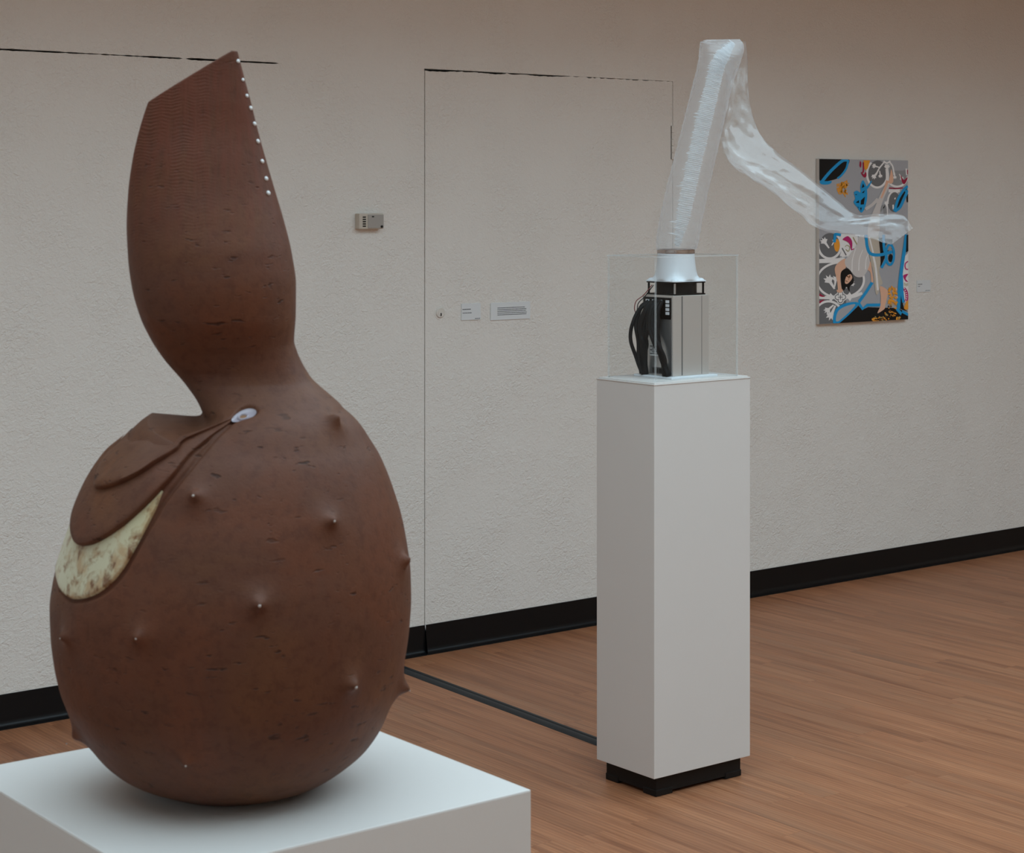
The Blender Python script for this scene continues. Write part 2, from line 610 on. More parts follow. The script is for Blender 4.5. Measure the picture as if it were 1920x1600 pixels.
# door leaf, painted over with the wall
def build_door():
    root = struct(empty('door_1', ((DL + DR) / 2, WY, 0)), 'flush door painted like the wall')
    rng = random.Random(11)
    n = 110
    top = []
    for i in range(n + 1):
        u = i / n
        x = DL + 0.0035 + (DR - 0.0026 - DL - 0.0035) * u
        g = 0.0068 * (1 - u) + 0.0022 * u
        g *= 1 + 0.28 * math.sin(u * 31) + rng.uniform(-.25, .25)
        if 0.55 < u and rng.random() < 0.22:
            g *= 0.1
        if 0.30 < u < 0.315:
            g *= 0.15
        top.append((x, DT - max(g, 0.0003)))
    V, F = [], []
    for x, z in top:
        V += [(x, WY, 0.004), (x, WY, z), (x, WY + .045, 0.004), (x, WY + .045, z)]
    for i in range(n):
        a = i * 4
        b = a + 4
        F += [(a, b, b + 1, a + 1), (a + 1, b + 1, b + 3, a + 3), (a + 2, a + 3, b + 3, b + 2)]
    F += [(0, 1, 3, 2), (n * 4, n * 4 + 2, n * 4 + 3, n * 4 + 1)]
    V = [(x - root.location.x, y - root.location.y, z) for x, y, z in V]
    obj('leaf', V, F, M['wall'], root)
    # key cylinder
    lx, lz = 3.9057 - root.location.x, 1.1783
    r = 0.0185
    cyl = lathe('lock_cylinder', [(0.0, 0.006), (r * .55, 0.0062), (r * .60, 0.0052), (r * .84, 0.0056), (r, 0.003), (r, -0.004)], M['brass'], root, 36)
    cyl.rotation_euler = (math.pi / 2, 0, 0)
    cyl.location = (lx, 0, lz)
    ring = lathe('escutcheon', [(r * 1.0, -0.004), (r * 1.0, 0.001), (r * 1.28, 0.0012), (r * 1.34, -0.004)], M['wall'], root, 36)
    ring.rotation_euler = (math.pi / 2, 0, 0)
    ring.location = (lx, 0, lz - .001)
    box('keyhole', lx - .0022, lx + .0022, -.0072, -.005, lz - .0115, lz - .001, M['dark'], root)
    # hinge with painted knuckles on the right edge
    hb = bmesh.new()
    hx, h0, h1 = 4.9985 - root.location.x, 1.7258, 1.8542
    k = 5
    for i in range(k):
        z0 = h0 + (h1 - h0) * i / k + .0009
        z1 = h0 + (h1 - h0) * (i + 1) / k - .0009
        mat_ = Matrix.Translation((hx, -.001, (z0 + z1) / 2))
        bmesh.ops.create_cone(hb, cap_ends=True, segments=14, radius1=.0062, radius2=.0062, depth=z1 - z0, matrix=mat_)
    bm_obj('hinge', hb, M['wall'], root, smooth=False)
    box('hinge_gap', hx - .0082, hx - .0062, -.0010, .01, h0, h1, M['gap'], root)
    return root
build_door()

# cove base along the wall
def cove(name, x0, x1, label):
    prof = [(0.0, .1016), (-.0030, .1010), (-.0034, .0980), (-.0034, .024), (-.0050, .0150), (-.0090, .0085), (-.0150, .0050), (-.0185, .0035), (-.0190, .0)]
    V, F = [], []
    n = 2
    for i in range(n):
        x = x0 if i == 0 else x1
        for y, z in prof:
            V.append((x, WY + y, z))
    m = len(prof)
    for j in range(m - 1):
        F.append((j, j + 1, m + j + 1, m + j))
    F.append(tuple(range(m))[::-1])
    F.append(tuple(m + j for j in range(m)))
    o = struct(obj(name, V, F, M['rubber']), label)
    autosmooth(o, 50)
    return o
cove('baseboard_back', RX0, DL + .0005, 'black vinyl cove base left of the door')
bd = cove('baseboard_back.001', DL + .0022, DR, 'black vinyl cove base along the door')
cove('baseboard_back.002', DR + .0015, RX1, 'black vinyl cove base right of the door')
dr = obj('paint_drip', [(DL + .0012, WY - .0036, .062), (DL + .0032, WY - .0038, .062), (DL + .0036, WY - .0038, .085), (DL + .0038, WY - .0038, .1015), (DL + .0006, WY - .0036, .1015), (DL + .0010, WY - .0036, .085)],
         [(0, 1, 2, 5), (5, 2, 3, 4)], M['whitepaint'], bd)

# floor: slab and planks
PW, PL = 0.0762, 0.914
fl = struct(box('floor', RX0 - .2, RX1 + .2, RY0 - .2, WY + .2, -.12, -.003, M['gap']), 'reddish brown wood plank floor')

def plank_mesh(w, l):
    i, b = 0.00045, 0.0007
    hw, hl = w / 2, l / 2
    V = [(-hw, -hl, -.003), (hw, -hl, -.003), (hw, hl, -.003), (-hw, hl, -.003),
         (-hw, -hl, -b), (hw, -hl, -b), (hw, hl, -b), (-hw, hl, -b),
         (-hw + i, -hl + i, 0), (hw - i, -hl + i, 0), (hw - i, hl - i, 0), (-hw + i, hl - i, 0)]
    F = [(8, 9, 10, 11)]
    for a, bb in ((0, 4), (4, 8)):
        for k in range(4):
            k2 = (k + 1) % 4
            F.append((a + k, a + k2, bb + k2, bb + k))
    return V, F

def in_view(x, y):
    """floor the photograph shows, with a margin"""
    poly = [(2.0, 5.7), (2.0, 4.95), (2.75, 3.55), (3.75, 2.75), (7.4, 5.45), (7.4, 5.7)]
    c = False
    j = len(poly) - 1
    for i in range(len(poly)):
        xi, yi = poly[i]
        xj, yj = poly[j]
        if (yi > y) != (yj > y) and x < (xj - xi) * (y - yi) / (yj - yi) + xi:
            c = not c
        j = i
    return c

def build_floor():
    V0, F0 = plank_mesh(PW, PL)
    me = bpy.data.meshes.new('plank')
    me.from_pydata(V0, [], F0)
    me.materials.append(M['floor'])
    rng = random.Random(21)
    singles, rest = [], []
    k0 = int((RX0 - .1) / PW)
    k1 = int((RX1 + .1) / PW)
    for k in range(k0, k1):
        x = (k + .5) * PW
        y = RY0 - .2 - rng.uniform(0, PL)
        while y < WY - .001:
            y1 = min(y + PL, WY)
            ya = max(y, RY0)
            if y1 - ya > .01 and RX0 < x < RX1:
                hit = any(in_view(x, ya + (y1 - ya) * t) for t in (0, .25, .5, .75, 1))
                (singles if hit else rest).append((x, ya, y1))
            y += PL
    singles.sort(key=lambda s: math.hypot(s[0], (s[1] + s[2]) / 2))
    rest += singles[300:]
    singles = singles[:300]
    for x, ya, y1 in singles:
        o = bpy.data.objects.new('plank', me)
        o.location = (x, (ya + y1) / 2, 0)
        o.scale = (1, (y1 - ya) / PL, 1)
        COL.objects.link(o)
        o.parent = fl
    V, F, R = [], [], []
    for x, ya, y1 in rest:
        i = len(V)
        s = (y1 - ya) / PL
        V += [(x + vx, (ya + y1) / 2 + vy * s, vz) for vx, vy, vz in V0]
        F += [tuple(i + q for q in f) for f in F0]
        R += [rng.random()] * len(F0)
    o = obj('distant_planks', V, F, M['floor2'], fl)
    o['kind'] = 'stuff'
    at_ = o.data.attributes.new('rnd', 'FLOAT', 'FACE')
    at_.data.foreach_set('value', np.array(R, dtype=np.float32))
    return len(singles)
NPL = build_floor()
print('planks', NPL)

# ------------------------------------------------------------------ front pedestal
PX0, PY0, PSX, PSY, PH = 0.8563, 1.6699, 0.4658, 0.4526, 0.914
fp = tag(empty('pedestal', (PX0 + PSX / 2, PY0 + PSY / 2, 0)), 'wide white pedestal in the foreground under the brown clay vessel', 'pedestal')
hx, hy = PSX / 2, PSY / 2
box('box', -hx, hx, -hy, hy, 0.05, PH, M['pedestal'], fp, bev=.0022)
box('plinth', -hx + .03, hx - .03, -hy + .03, hy - .03, 0, .05, M['plinth'], fp, bev=.002)

# ------------------------------------------------------------------ tall pedestal
QX0, QY0, QA, QB, QZ0, QZ1 = 3.3789, 3.7507, .3507, .2317, .054, 1.0828
qc = (QX0 + QA / 2, QY0 + QB / 2)
tp = tag(empty('pedestal', (qc[0], qc[1], 0)), 'tall narrow white pedestal with black plinth under the blower', 'pedestal')
ax, by = QA / 2, QB / 2
box('box', -ax, ax, -by, by, QZ0, QZ1, M['pedestal'], tp, bev=.0012)
box('cap', -ax - .0012, ax + .0012, -by - .0012, by + .0012, QZ1, QZ1 + .0035, M['pedestal'], tp, bev=.0010)
box('top_board', -ax + .004, ax - .004, -by + .004, by - .004, QZ1 + .0035, QZ1 + .007, M['pedestal'], tp, bev=.0010)
pl_ = bmesh.new()
i1, i2 = .021, .016
box_bm(-ax + i1, ax - i1, -by + i2, by - i2, .008, QZ0, bev=.001, bm=pl_)
bm_obj('plinth', pl_, M['plinth'], tp)
for sx in (-1, 1):
    for sy in (-1, 1):
        fx = sx * (ax - i1 - .028)
        fy = sy * (by - i2 - .024)
        box('foot', fx - .030, fx + .030, fy - .026, fy + .026, 0, .018, M['plinth'], tp, bev=.003)
QT = QZ1 + .007

# ------------------------------------------------------------------ clear display cover
def build_cover():
    x0, y0 = QX0 + .018, QY0 + .0148
    r = ray(1384, 600)
    x1 = y0 * r.x / r.y
    r = ray(1139, 600)
    y1 = x0 * r.y / r.x
    z0, z1 = QT, 1.4204
    cx, cy = (x0 + x1) / 2, (y0 + y1) / 2
    root = tag(empty('display_cover', (cx, cy, z0)), 'clear acrylic display cover around the blower on the tall pedestal', 'display cover')
    a, b, h = (x1 - x0) / 2, (y1 - y0) / 2, z1 - z0
    t = .0032
    e = .0021
    box('front_panel', -a + e, a - e, -b, -b + t, 0, h - t - .0002, M['acrylic'], root)
    box('rear_panel', -a + e, a - e, b - t, b, 0, h - t - .0002, M['acrylic'], root)
    box('side_panel', -a, -a + t, -b + 2 * e, b - 2 * e, 0, h - t - .0002, M['acrylic'], root)
    box('side_panel', a - t, a, -b + 2 * e, b - 2 * e, 0, h - t - .0002, M['acrylic'], root)
    # top panel with the round opening for the spout
    hxx, hyy = FX - cx, FY - cy
    rr = .0545
    n = 48
    V, F = [], []
    outer = []
    for i in range(n):
        an = 2 * math.pi * i / n
        dx, dy = math.cos(an), math.sin(an)
        s = 1e9
        if dx > 1e-9: s = min(s, (a - hxx) / dx)
        if dx < -1e-9: s = min(s, (-a - hxx) / dx)
        if dy > 1e-9: s = min(s, (b - hyy) / dy)
        if dy < -1e-9: s = min(s, (-b - hyy) / dy)
        outer.append((hxx + dx * s, hyy + dy * s))
    for z in (h - t, h):
        for i in range(n):
            an = 2 * math.pi * i / n
            V.append((hxx + rr * math.cos(an), hyy + rr * math.sin(an), z))
        for i in range(n):
            V.append((*outer[i], z))
    for i in range(n):
        k = (i + 1) % n
        F += [(2 * n + i, 3 * n + i, 3 * n + k, 2 * n + k), (i, k, n + k, n + i), (i, 2 * n + i, 2 * n + k, k), (n + i, n + k, 3 * n + k, 3 * n + i)]
    obj('top_panel', V, F, M['acrylic'], root)
    # cemented seams catch the light
    e = .0021
    for sx in (-1, 1):
        for sy in (-1, 1):
            box('corner_seam', sx * (a - e) - e, sx * (a - e) + e, sy * (b - e) - e, sy * (b - e) + e, 0, h - t - .0004, M['acrylic_edge'], root)
    for sy in (-1, 1):
        box('top_seam', -a, a, sy * (b + e * .6) - e * .55, sy * (b + e * .6) + e * .55, h - t, h, M['acrylic_edge'], root)
    for sx in (-1, 1):
        box('top_seam', sx * (a + e * .6) - e * .55, sx * (a + e * .6) + e * .55, -b, b, h - t, h, M['acrylic_edge'], root)

FX, FY = 3.5640, 3.8680       # centre of blower
build_cover()

# ------------------------------------------------------------------ blower with the film tube
def build_blower():
    z0 = QT
    root = tag(empty('blower_sculpture', (FX, FY, z0)), 'silver power unit with black fan, white spout and clear inflated film tube', 'sculpture')
    def L(p):
        return (p[0] - FX, p[1] - FY, p[2] - z0)
    BX0, BY0 = 3.497 - FX, 3.807 - FY
    bw, bd_, bt = .132, .122, 1.3122 - z0
    pb = .006
    # base board
    bb = box_bm(BX0 - .018, BX0 + bw + .020, BY0 - .014, BY0 + bd_ + .016, 0, pb, bev=.0015)
    bm_obj('base_board', bb, M['white_plastic'], root)
    # power unit: body
    body = box('power_unit', BX0, BX0 + bw, BY0, BY0 + bd_, pb, bt, M['alu'], root, bev=.0012)
    for fx, wd in ((.243, .0016), (.262, .0010), (.80, .0010)):
        x = BX0 + bw * fx
        box('panel_seam', x - wd / 2, x + wd / 2, BY0 - .0004, BY0 + .001, pb + .002, bt - .002, M['seam'], body)
    # cable side, facing left
    xl = BX0
    side = box('side_plate', xl - .0012, xl, BY0 + .004, BY0 + bd_ - .004, pb + .004, bt - .05, M['steel'], body)
    box('socket_panel', xl - .0022, xl - .0001, BY0 + .006, BY0 + bd_ - .006, bt - .064, bt - .006, M['black_plastic'], body)
    for row, yy in enumerate((.012, .040, .066, .092)):
        for k in range(4 if row == 0 else 1):
            zz = bt - .020 - k * .0105
            box('socket', xl - .0042, xl - .002, BY0 + yy, BY0 + yy + .013, zz, zz + .0075, M['white_plastic'], body)
    box('rating_label', xl - .0020, xl - .0011, BY0 + .050, BY0 + .092, pb + .052, pb + .082, M['paper'], body)
    for k in range(5):
        box('label_line', xl - .0024, xl - .0019, BY0 + .053, BY0 + .089 - (k % 2) * .008, pb + .056 + k * .005, pb + .0585 + k * .005, M['print'], body)
    box('switch_plate', xl - .0030, xl - .0011, BY0 + .034, BY0 + .082, pb + .004, pb + .022, M['seam'], body)
    box('switch', xl - .0042, xl - .0029, BY0 + .038, BY0 + .052, pb + .007, pb + .019, M['black_plastic'], body)
    box('mains_socket', xl - .0042, xl - .0029, BY0 + .056, BY0 + .078, pb + .007, pb + .019, M['dark'], body)
    # draped black cables on the left side
    rng = random.Random(5)
    yb = BY0
    runs = []
    # outer loop
    runs.append(([(xl - .004, yb + .088, bt - .022), (xl - .028, yb + .104, bt - .040), (xl - .046, yb + .114, bt - .085), (xl - .048, yb + .116, bt - .125), (xl - .036, yb + .110, bt - .165), (xl - .026, yb + .106, bt - .195), (xl - .016, yb + .102, pb + .001)], .0052))
    runs.append(([(xl - .004, yb + .092, bt - .018), (xl - .022, yb + .104, bt - .035), (xl - .034, yb + .110, bt - .08), (xl - .030, yb + .104, bt - .13), (xl - .028, yb + .106, bt - .17), (xl - .018, yb + .106, pb + .003)], .0060))
    for k in range(10):
        o1 = rng.uniform(-.006, .006)
        y0_ = yb + .050 + .008 * (k % 5)
        bul = .018 + .004 * (k % 4)
        runs.append(([(xl - .004, y0_, bt - .018), (xl - bul, y0_ + .006, bt - .040 + o1), (xl - bul - .006, y0_ + .020, bt - .085), (xl - bul - .002, yb + .088 + o1, bt - .130), (xl - .018, yb + .092 + .4 * o1 + .003 * (k % 3), bt - .175), (xl - .010 - .002 * (k % 4), yb + .094 + .003 * (k % 4), pb + .002)], rng.uniform(.0050, .0066)))
    for k in range(13):
        o1 = rng.uniform(-.006, .006)
        y0_ = yb + .026 + .006 * (k % 6)
        bul = .014 + .0035 * (k % 5)
        runs.append(([(xl - .004, y0_ + .010, bt - .016), (xl - bul, y0_ + .012, bt - .036 + o1), (xl - bul - .007, y0_ + .010, bt - .085), (xl - bul - .004, yb + .034 + o1, bt - .130), (xl - .017, yb + .022 + o1, bt - .168), (xl - .009 - .0025 * (k % 3), yb + .005 + .0045 * (k % 5), pb + .002)], rng.uniform(.0050, .0066)))
    for pts, r in runs:
        tube('cable', pts, r, M['cable'], root, n=34, seg=9)
    tube('fan_wire', [(-.060, .030, bt + .026), (-.072, .036, bt + .010), (xl - .016, yb + .104, bt - .004), (xl - .032, yb + .112, bt - .018), (xl - .036, yb + .114, bt - .040), (xl - .028, yb + .110, bt - .060)], .0013, M['red_wire'], root, n=30, seg=7)
    tube('fan_wire', [(-.058, .026, bt + .026), (-.070, .033, bt + .008), (xl - .012, yb + .100, bt - .006), (xl - .028, yb + .108, bt - .024), (xl - .030, yb + .110, bt - .045)], .0013, M['cable'], root, n=30, seg=7)
    # fan: two flanges, round barrel, corner posts, hub and blades
    ft = 1.348 - z0
    hw = .0585
    fan = empty('fan', (0, 0, bt))
    fan.parent = root
    fh = ft - bt
    def flange(zA, zB):
        n = 64
        V, F = [], []
        for z in (zA, zB):
            for i in range(n):
                a = 2 * math.pi * i / n
                V.append((.0545 * math.cos(a), .0545 * math.sin(a), z))
            for i in range(n):
                a = 2 * math.pi * i / n
                s = hw / max(abs(math.cos(a)), abs(math.sin(a)))
                s = min(s, hw * 1.36)
                V.append((s * math.cos(a), s * math.sin(a), z))
        for i in range(n):
            k = (i + 1) % n
            F += [(2 * n + i, 3 * n + i, 3 * n + k, 2 * n + k), (i, k, n + k, n + i), (i, 2 * n + i, 2 * n + k, k), (n + i, n + k, 3 * n + k, 3 * n + i)]
        return V, F
    for zA, zB in ((0, .0038), (fh - .0038, fh)):
        V, F = flange(zA, zB)
        obj('flange', V, F, M['black_plastic'], fan)
    lathe('barrel', [(.0545, .0038), (.0565, .0038), (.0565, fh - .0038), (.0545, fh - .0038)], M['black_plastic'], fan, 64, closed=True)
    for sx in (-1, 1):
        for sy in (-1, 1):
            c_ = bmesh.new()
            bmesh.ops.create_cone(c_, cap_ends=True, segments=14, radius1=.0030, radius2=.0030, depth=fh - .0076, matrix=Matrix.Translation((sx * .0520, sy * .0520, fh / 2)))
            bm_obj('corner_post', c_, M['steel'] if (sx, sy) == (-1, -1) else M['black_plastic'], fan)
    lathe('hub', [(.019, .006), (.021, .008), (.021, fh - .006), (.018, fh - .005)], M['black_plastic'], fan, 32)
    for k in range(7):
        a0 = 2 * math.pi * k / 7
        V, F = [], []
        for i in range(6):
            r_ = .020 + .033 * i / 5
            for j, (da, z) in enumerate(((-.28, .008), (.0, .016), (.28, .026))):
                a = a0 + da * (1 + .15 * i / 5)
                V.append((r_ * math.cos(a), r_ * math.sin(a), z))
        for i in range(5):
            for j in range(2):
                q = i * 3 + j
                F.append((q, q + 1, q + 4, q + 3))
        bl = obj('blade', V, F, M['black_plastic'], fan, smooth=True)
        md = bl.modifiers.new('thick', 'SOLIDIFY')
        md.thickness = .0016
    # white spout: square foot with scalloped corners blending to a round neck
    st, sz = ft, 1.4225 - z0
    n = 96
    V, F = [], []
    lev = []
    H_ = sz - st
    for (u, k, rr) in ((0.0, 1.0, 0), (0.035, 1.0, 0), (0.06, .72, 0), (0.12, .34, .0565), (0.22, .12, .0558), (0.4, .02, .0546), (0.7, 0, .0520), (0.93, 0, .0508), (1.0, 0, .0506)):
        lev.append((u, k, rr or .0585))
    for u, k, rr in lev:
        for i in range(n):
            a = 2 * math.pi * i / n
            s = min(hw / max(abs(math.cos(a)), abs(math.sin(a))), hw * 1.33)
            # lobes at the corners hold the screws, the sides are scalloped
            sc_ = s * (1 - .05 * k * math.cos(4 * a))
            r_ = k * sc_ + (1 - k) * rr
            V.append((r_ * math.cos(a), r_ * math.sin(a), st + H_ * u))
    m = len(lev)
    for j in range(m - 1):
        for i in range(n):
            k = (i + 1) % n
            F.append((j * n + i, j * n + k, (j + 1) * n + k, (j + 1) * n + i))
    # inside of the neck
    base = len(V)
    for rr, z in ((.0470, sz), (.0470, st + .01)):
        for i in range(n):
            a = 2 * math.pi * i / n
            V.append((rr * math.cos(a), rr * math.sin(a), z))
    for i in range(n):
        k = (i + 1) % n
        F.append(((m - 1) * n + i, (m - 1) * n + k, base + k, base + i))
        F.append((base + i, base + k, base + n + k, base + n + i))
    sp = obj('spout', V, F, M['white_plastic'], root, smooth=True)
    autosmooth(sp, 42)
    for a in (45, 135, 225, 315):
        a = math.radians(a)
        # half-round screw bosses at the foot corners
        b_ = bmesh.new()
        bmesh.ops.create_uvsphere(b_, u_segments=18, v_segments=10, radius=.0135, matrix=Matrix.Translation((.0585 * math.cos(a) * 1.12, .0585 * math.sin(a) * 1.12, st - .001)) @ Matrix.Scale(.8, 4, (0, 0, 1)))
        bmesh.ops.bisect_plane(b_, geom=b_.verts[:] + b_.edges[:] + b_.faces[:], plane_co=(0, 0, st), plane_no=(0, 0, -1), clear_outer=True)
        bm_obj('screw_boss', b_, M['white_plastic'], sp, smooth=True)
    # clamp ring
    cr0, cr1 = 1.4235 - z0, 1.4350 - z0
    lathe('clamp_ring', [(.0500, cr0), (.0512, cr0), (.0516, cr0 + .002), (.0516, cr1 - .002), (.0512, cr1), (.0500, cr1)], M['clamp'], root, 72, closed=True)

    # ---------------- inflated film tube
    d_ = 5.239
    rng = np.random.default_rng(4)
    centre = [(1268.5, 468, 36.5, 36.5), (1268.5, 462, 38.2, 38), (1270.5, 448, 39.6, 39), (1278, 405, 39.5, 39), (1290, 350, 39, 39), (1302, 300, 38.2, 38.5), (1314, 250, 37.6, 38),
              (1326, 200, 37, 37.5), (1338, 150, 36.5, 36.5), (1347, 118, 38.5, 35), (1351, 98, 41, 30), (1354, 85, 41, 18), (1354.5, 77, 36, 7), (1354.5, 74, 30, 1)]
    n, mm = 96, 150
    C = catmull([(a, b) for a, b, _, _ in centre], mm)
    Rw = catmull([(a, b) for _, _, a, b in centre], mm)
    px = d_ / FPX
    R3 = np.array([cT, -sT, 0.])
    F3 = np.array([sT, cT, 0.])
    U3 = np.array([0, 0, 1.])
    V, F = [], []
    ph_ = np.linspace(0, 2 * math.pi, n, endpoint=False)
    rowj = rng.normal(0, 1, (mm, n))
    # fine cross-creases, stronger on the side facing the viewer
    for _ in range(2):
        rowj = (rowj + np.roll(rowj, 1, 1) + np.roll(rowj, -1, 1) + np.roll(rowj, 2, 1) + np.roll(rowj, -2, 1)) / 2.6
    for j in range(mm):
        p = np.array(at(C[j, 0], C[j, 1], d_))
        t = C[min(j + 1, mm - 1)] - C[max(j - 1, 0)]
        t = t / np.linalg.norm(t)
        side = R3 * (-t[1]) + U3 * (-t[0])
        u = j / (mm - 1)
        amp = 0.30 * min(1, u * 6) * (1 - .3 * u)
        for i in range(n):
            a = ph_[i]
            rw = Rw[j, 0] * (1 + .012 * math.sin(5 * a + u * 3)) + amp * rowj[j, i]
            rd = Rw[j, 1] + amp * rowj[j, i]
            q = p + side * math.cos(a) * rw * px + F3 * math.sin(a) * rd * px
            V.append(L(q))
    for j in range(mm - 1):
        for i in range(n):
            k = (i + 1) % n
            F.append((j * n + i, j * n + k, (j + 1) * n + k, (j + 1) * n + i))
    obj('film_tube', V, F, M['film'], root, smooth=True)
    # gathered crease inside the tube, whitened to stand in for reflected skylight
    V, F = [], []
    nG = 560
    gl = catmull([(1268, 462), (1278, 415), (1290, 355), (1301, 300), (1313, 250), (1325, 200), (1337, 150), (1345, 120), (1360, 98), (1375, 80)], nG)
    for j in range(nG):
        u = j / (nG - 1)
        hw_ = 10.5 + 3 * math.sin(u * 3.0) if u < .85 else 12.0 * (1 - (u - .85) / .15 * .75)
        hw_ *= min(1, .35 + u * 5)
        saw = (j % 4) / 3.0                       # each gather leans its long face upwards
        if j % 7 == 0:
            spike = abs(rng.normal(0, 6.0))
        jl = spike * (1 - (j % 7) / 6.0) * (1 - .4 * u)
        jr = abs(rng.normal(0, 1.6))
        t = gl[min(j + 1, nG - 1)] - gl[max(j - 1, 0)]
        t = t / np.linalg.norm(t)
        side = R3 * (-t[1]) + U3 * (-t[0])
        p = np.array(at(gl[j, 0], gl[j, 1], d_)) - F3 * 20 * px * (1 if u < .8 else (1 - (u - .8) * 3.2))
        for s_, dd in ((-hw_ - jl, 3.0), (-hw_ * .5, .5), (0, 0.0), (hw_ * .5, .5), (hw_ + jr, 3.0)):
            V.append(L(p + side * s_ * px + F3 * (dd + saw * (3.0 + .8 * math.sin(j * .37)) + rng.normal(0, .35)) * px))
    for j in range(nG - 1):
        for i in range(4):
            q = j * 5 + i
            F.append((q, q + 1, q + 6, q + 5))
    obj('film_crease_sheen', V, F, M['crease_sheen'], root)
    # limp end of the tube folding over and trailing to the right
    E = [((1352, 82), (1398, 77)), ((1358, 112), (1401, 104)), ((1362, 155), (1402.5, 152)), ((1357, 210), (1408, 204)), ((1352, 258), (1424, 248)), ((1367, 302), (1452, 282)),
         ((1400, 329), (1490, 311)), ((1445, 358), (1535, 347)), ((1490, 394), (1573, 379)), ((1533, 428), (1606, 403)), ((1582, 439), (1648, 401)), ((1632, 448), (1692, 404)), ((1671, 459), (1712, 428))]
    A = catmull([e[0] for e in E], 190)
    B = catmull([e[1] for e in E], 190)
    dep = np.interp(np.linspace(0, 1, 190), [0, .12, .35, .6, 1], [5.245, 5.262, 5.245, 5.20, 5.16])
    n = 40
    V, F = [], []
    bj = rng.normal(0, 1, (190, n))
    for _ in range(2):
        bj = (bj + np.roll(bj, 1, 0) + np.roll(bj, -1, 0) + np.roll(bj, 2, 0) + np.roll(bj, -2, 0)) / 2.5
    for j in range(190):
        pa = np.array(at(A[j, 0], A[j, 1], dep[j]))
        pb_ = np.array(at(B[j, 0], B[j, 1], dep[j]))
        c_ = (pa + pb_) / 2
        hv = (pb_ - pa) / 2
        wd = np.linalg.norm(hv)
        u = j / 189
        bul = wd * np.interp(u, [0, .1, .3, .5, .8, .95, 1], [.12, .35, .30, .55, .5, .30, .04])
        for i in range(n):
            a = 2 * math.pi * i / n
            fold = 1 + .13 * math.sin(3 * a + u * 7) + .05 * math.sin(7 * a - u * 13)
            q = c_ + hv * math.cos(a) * (1 + .012 * bj[j, i]) + F3 * math.sin(a) * bul * fold + F3 * bj[j, i] * .0009
            V.append(L(q))
    for j in range(189):
        for i in range(n):
            k = (i + 1) % n
            F.append((j * n + i, j * n + k, (j + 1) * n + k, (j + 1) * n + i))
    obj('trailing_film', V, F, M['film2'], root, smooth=True)
    return root
build_blower()

# ------------------------------------------------------------------ cord cover on the floor
def build_cord_cover():
    prof = [(-.026, 0), (-.0245, .0016), (-.018, .0062), (-.011, .0086), (-.005, .0084), (-.0022, .0050), (.0022, .0050), (.005, .0084), (.011, .0086), (.018, .0062), (.0245, .0016), (.026, 0)]
    ends = ((3.600, 3.972), (3.613, 4.28), (3.636, 4.80), (3.656, 5.28), (3.662, WY - .021))
    C = catmull(ends, 24)
    V, F = [], []
    m = len(prof)
    for x, y in C:
        for a, z in prof:
            V.append((x + a, y, z))
    for i in range(len(C) - 1):
        for j in range(m - 1):
            F.append((i * m + j, i * m + j + 1, (i + 1) * m + j + 1, (i + 1) * m + j))
    F.append(tuple(range(m)))
    F.append(tuple((len(C) - 1) * m + j for j in range(m))[::-1])
    o = obj('cord_cover', V, F, M['cord'])
    autosmooth(o, 28)
    tag(o, 'black rubber cord cover running over the floor from wall to tall pedestal', 'cord cover')
build_cord_cover()

# ------------------------------------------------------------------ small things on the wall
def build_sensor():
    root = tag(empty('thermostat', (3.6035, WY, 1.4985)), 'small beige thermostat box with vent slots on the wall', 'thermostat')
    W, Hh, dp = .0495, .0262, .026
    box('housing', -W, W * .98, -dp, 0, -Hh, Hh, M['beige'], root, bev=.0025)
    box('cover_plate', -W * .30, W * .97, -dp - .0022, -dp + .001, -Hh * .90, Hh * .84, M['greycover'], root, bev=.0012)
    for k in range(5):
        z = Hh * (.52 - .29 * k)
        box('vent_slot', -W * .72, -W * .46, -dp - .0006, -dp + .002, z - .0022, z + .0022, M['dark'], root)
    kb = lathe('knob', [(.0042, 0), (.0042, .003), (.0032, .0036), (0, .0036)], M['dark'], root, 18)
    kb.rotation_euler = (math.pi / 2, 0, 0)
    kb.location = (W * .80, -dp - .0018, -Hh * .70)
    box('badge', W * .0, W * .18, -dp - .0026, -dp - .002, Hh * .50, Hh * .66, M['dark'], root)
build_sensor()

def wall_label(name, x0, x1, z0, z1, lines, label, tilt=0.0):
    cx, cz = (x0 + x1) / 2, (z0 + z1) / 2
    a, b = (x1 - x0) / 2, (z1 - z0) / 2
    root = tag(empty(name, (cx, WY, cz)), label, 'label', 'wall labels')
    root.rotation_euler = (0, tilt, 0)
    box('card', -a, a, -.0032, -.0004, -b, b, M['paper'], root, bev=.0003, seg=1)
    rng = random.Random(int(x0 * 1000))
    bm = bmesh.new()
    for (u0, u1, v, hh) in lines:
        x = -a + 2 * a * u0
        xe = -a + 2 * a * u1
        z = -b + 2 * b * v
        while x < xe:
            wl = rng.uniform(.0035, .0085)
            box_bm(x, min(x + wl, xe), -.0034, -.0030, z - hh / 2, z + hh / 2, bm=bm)
            x += wl + .0011
    bm_obj('print', bm, M['print'], root)['kind'] = 'stuff'

wall_label('wall_label', 3.9965, 4.0800, 1.1480, 1.2058, [(.05, .48, .66, .0028), (.05, .52, .44, .0024), (.70, .97, .08, .0022)], 'small white label card nearest the door lock')
wall_label('wall_label', 4.1243, 4.3030, 1.1430, 1.2045, [(.17, .86, .70, .0024), (.17, .90, .60, .0024), (.17, .89, .50, .0024), (.17, .91, .40, .0024), (.17, .90, .30, .0024)], 'wide white label card with a paragraph of small print')
wall_label('wall_label', 6.4089, 6.4960, 1.1770, 1.2270, [(.06, .38, .68, .0026), (.06, .22, .50, .0024), (.62, .96, .12, .0022)], 'white label card to the right of the painting')

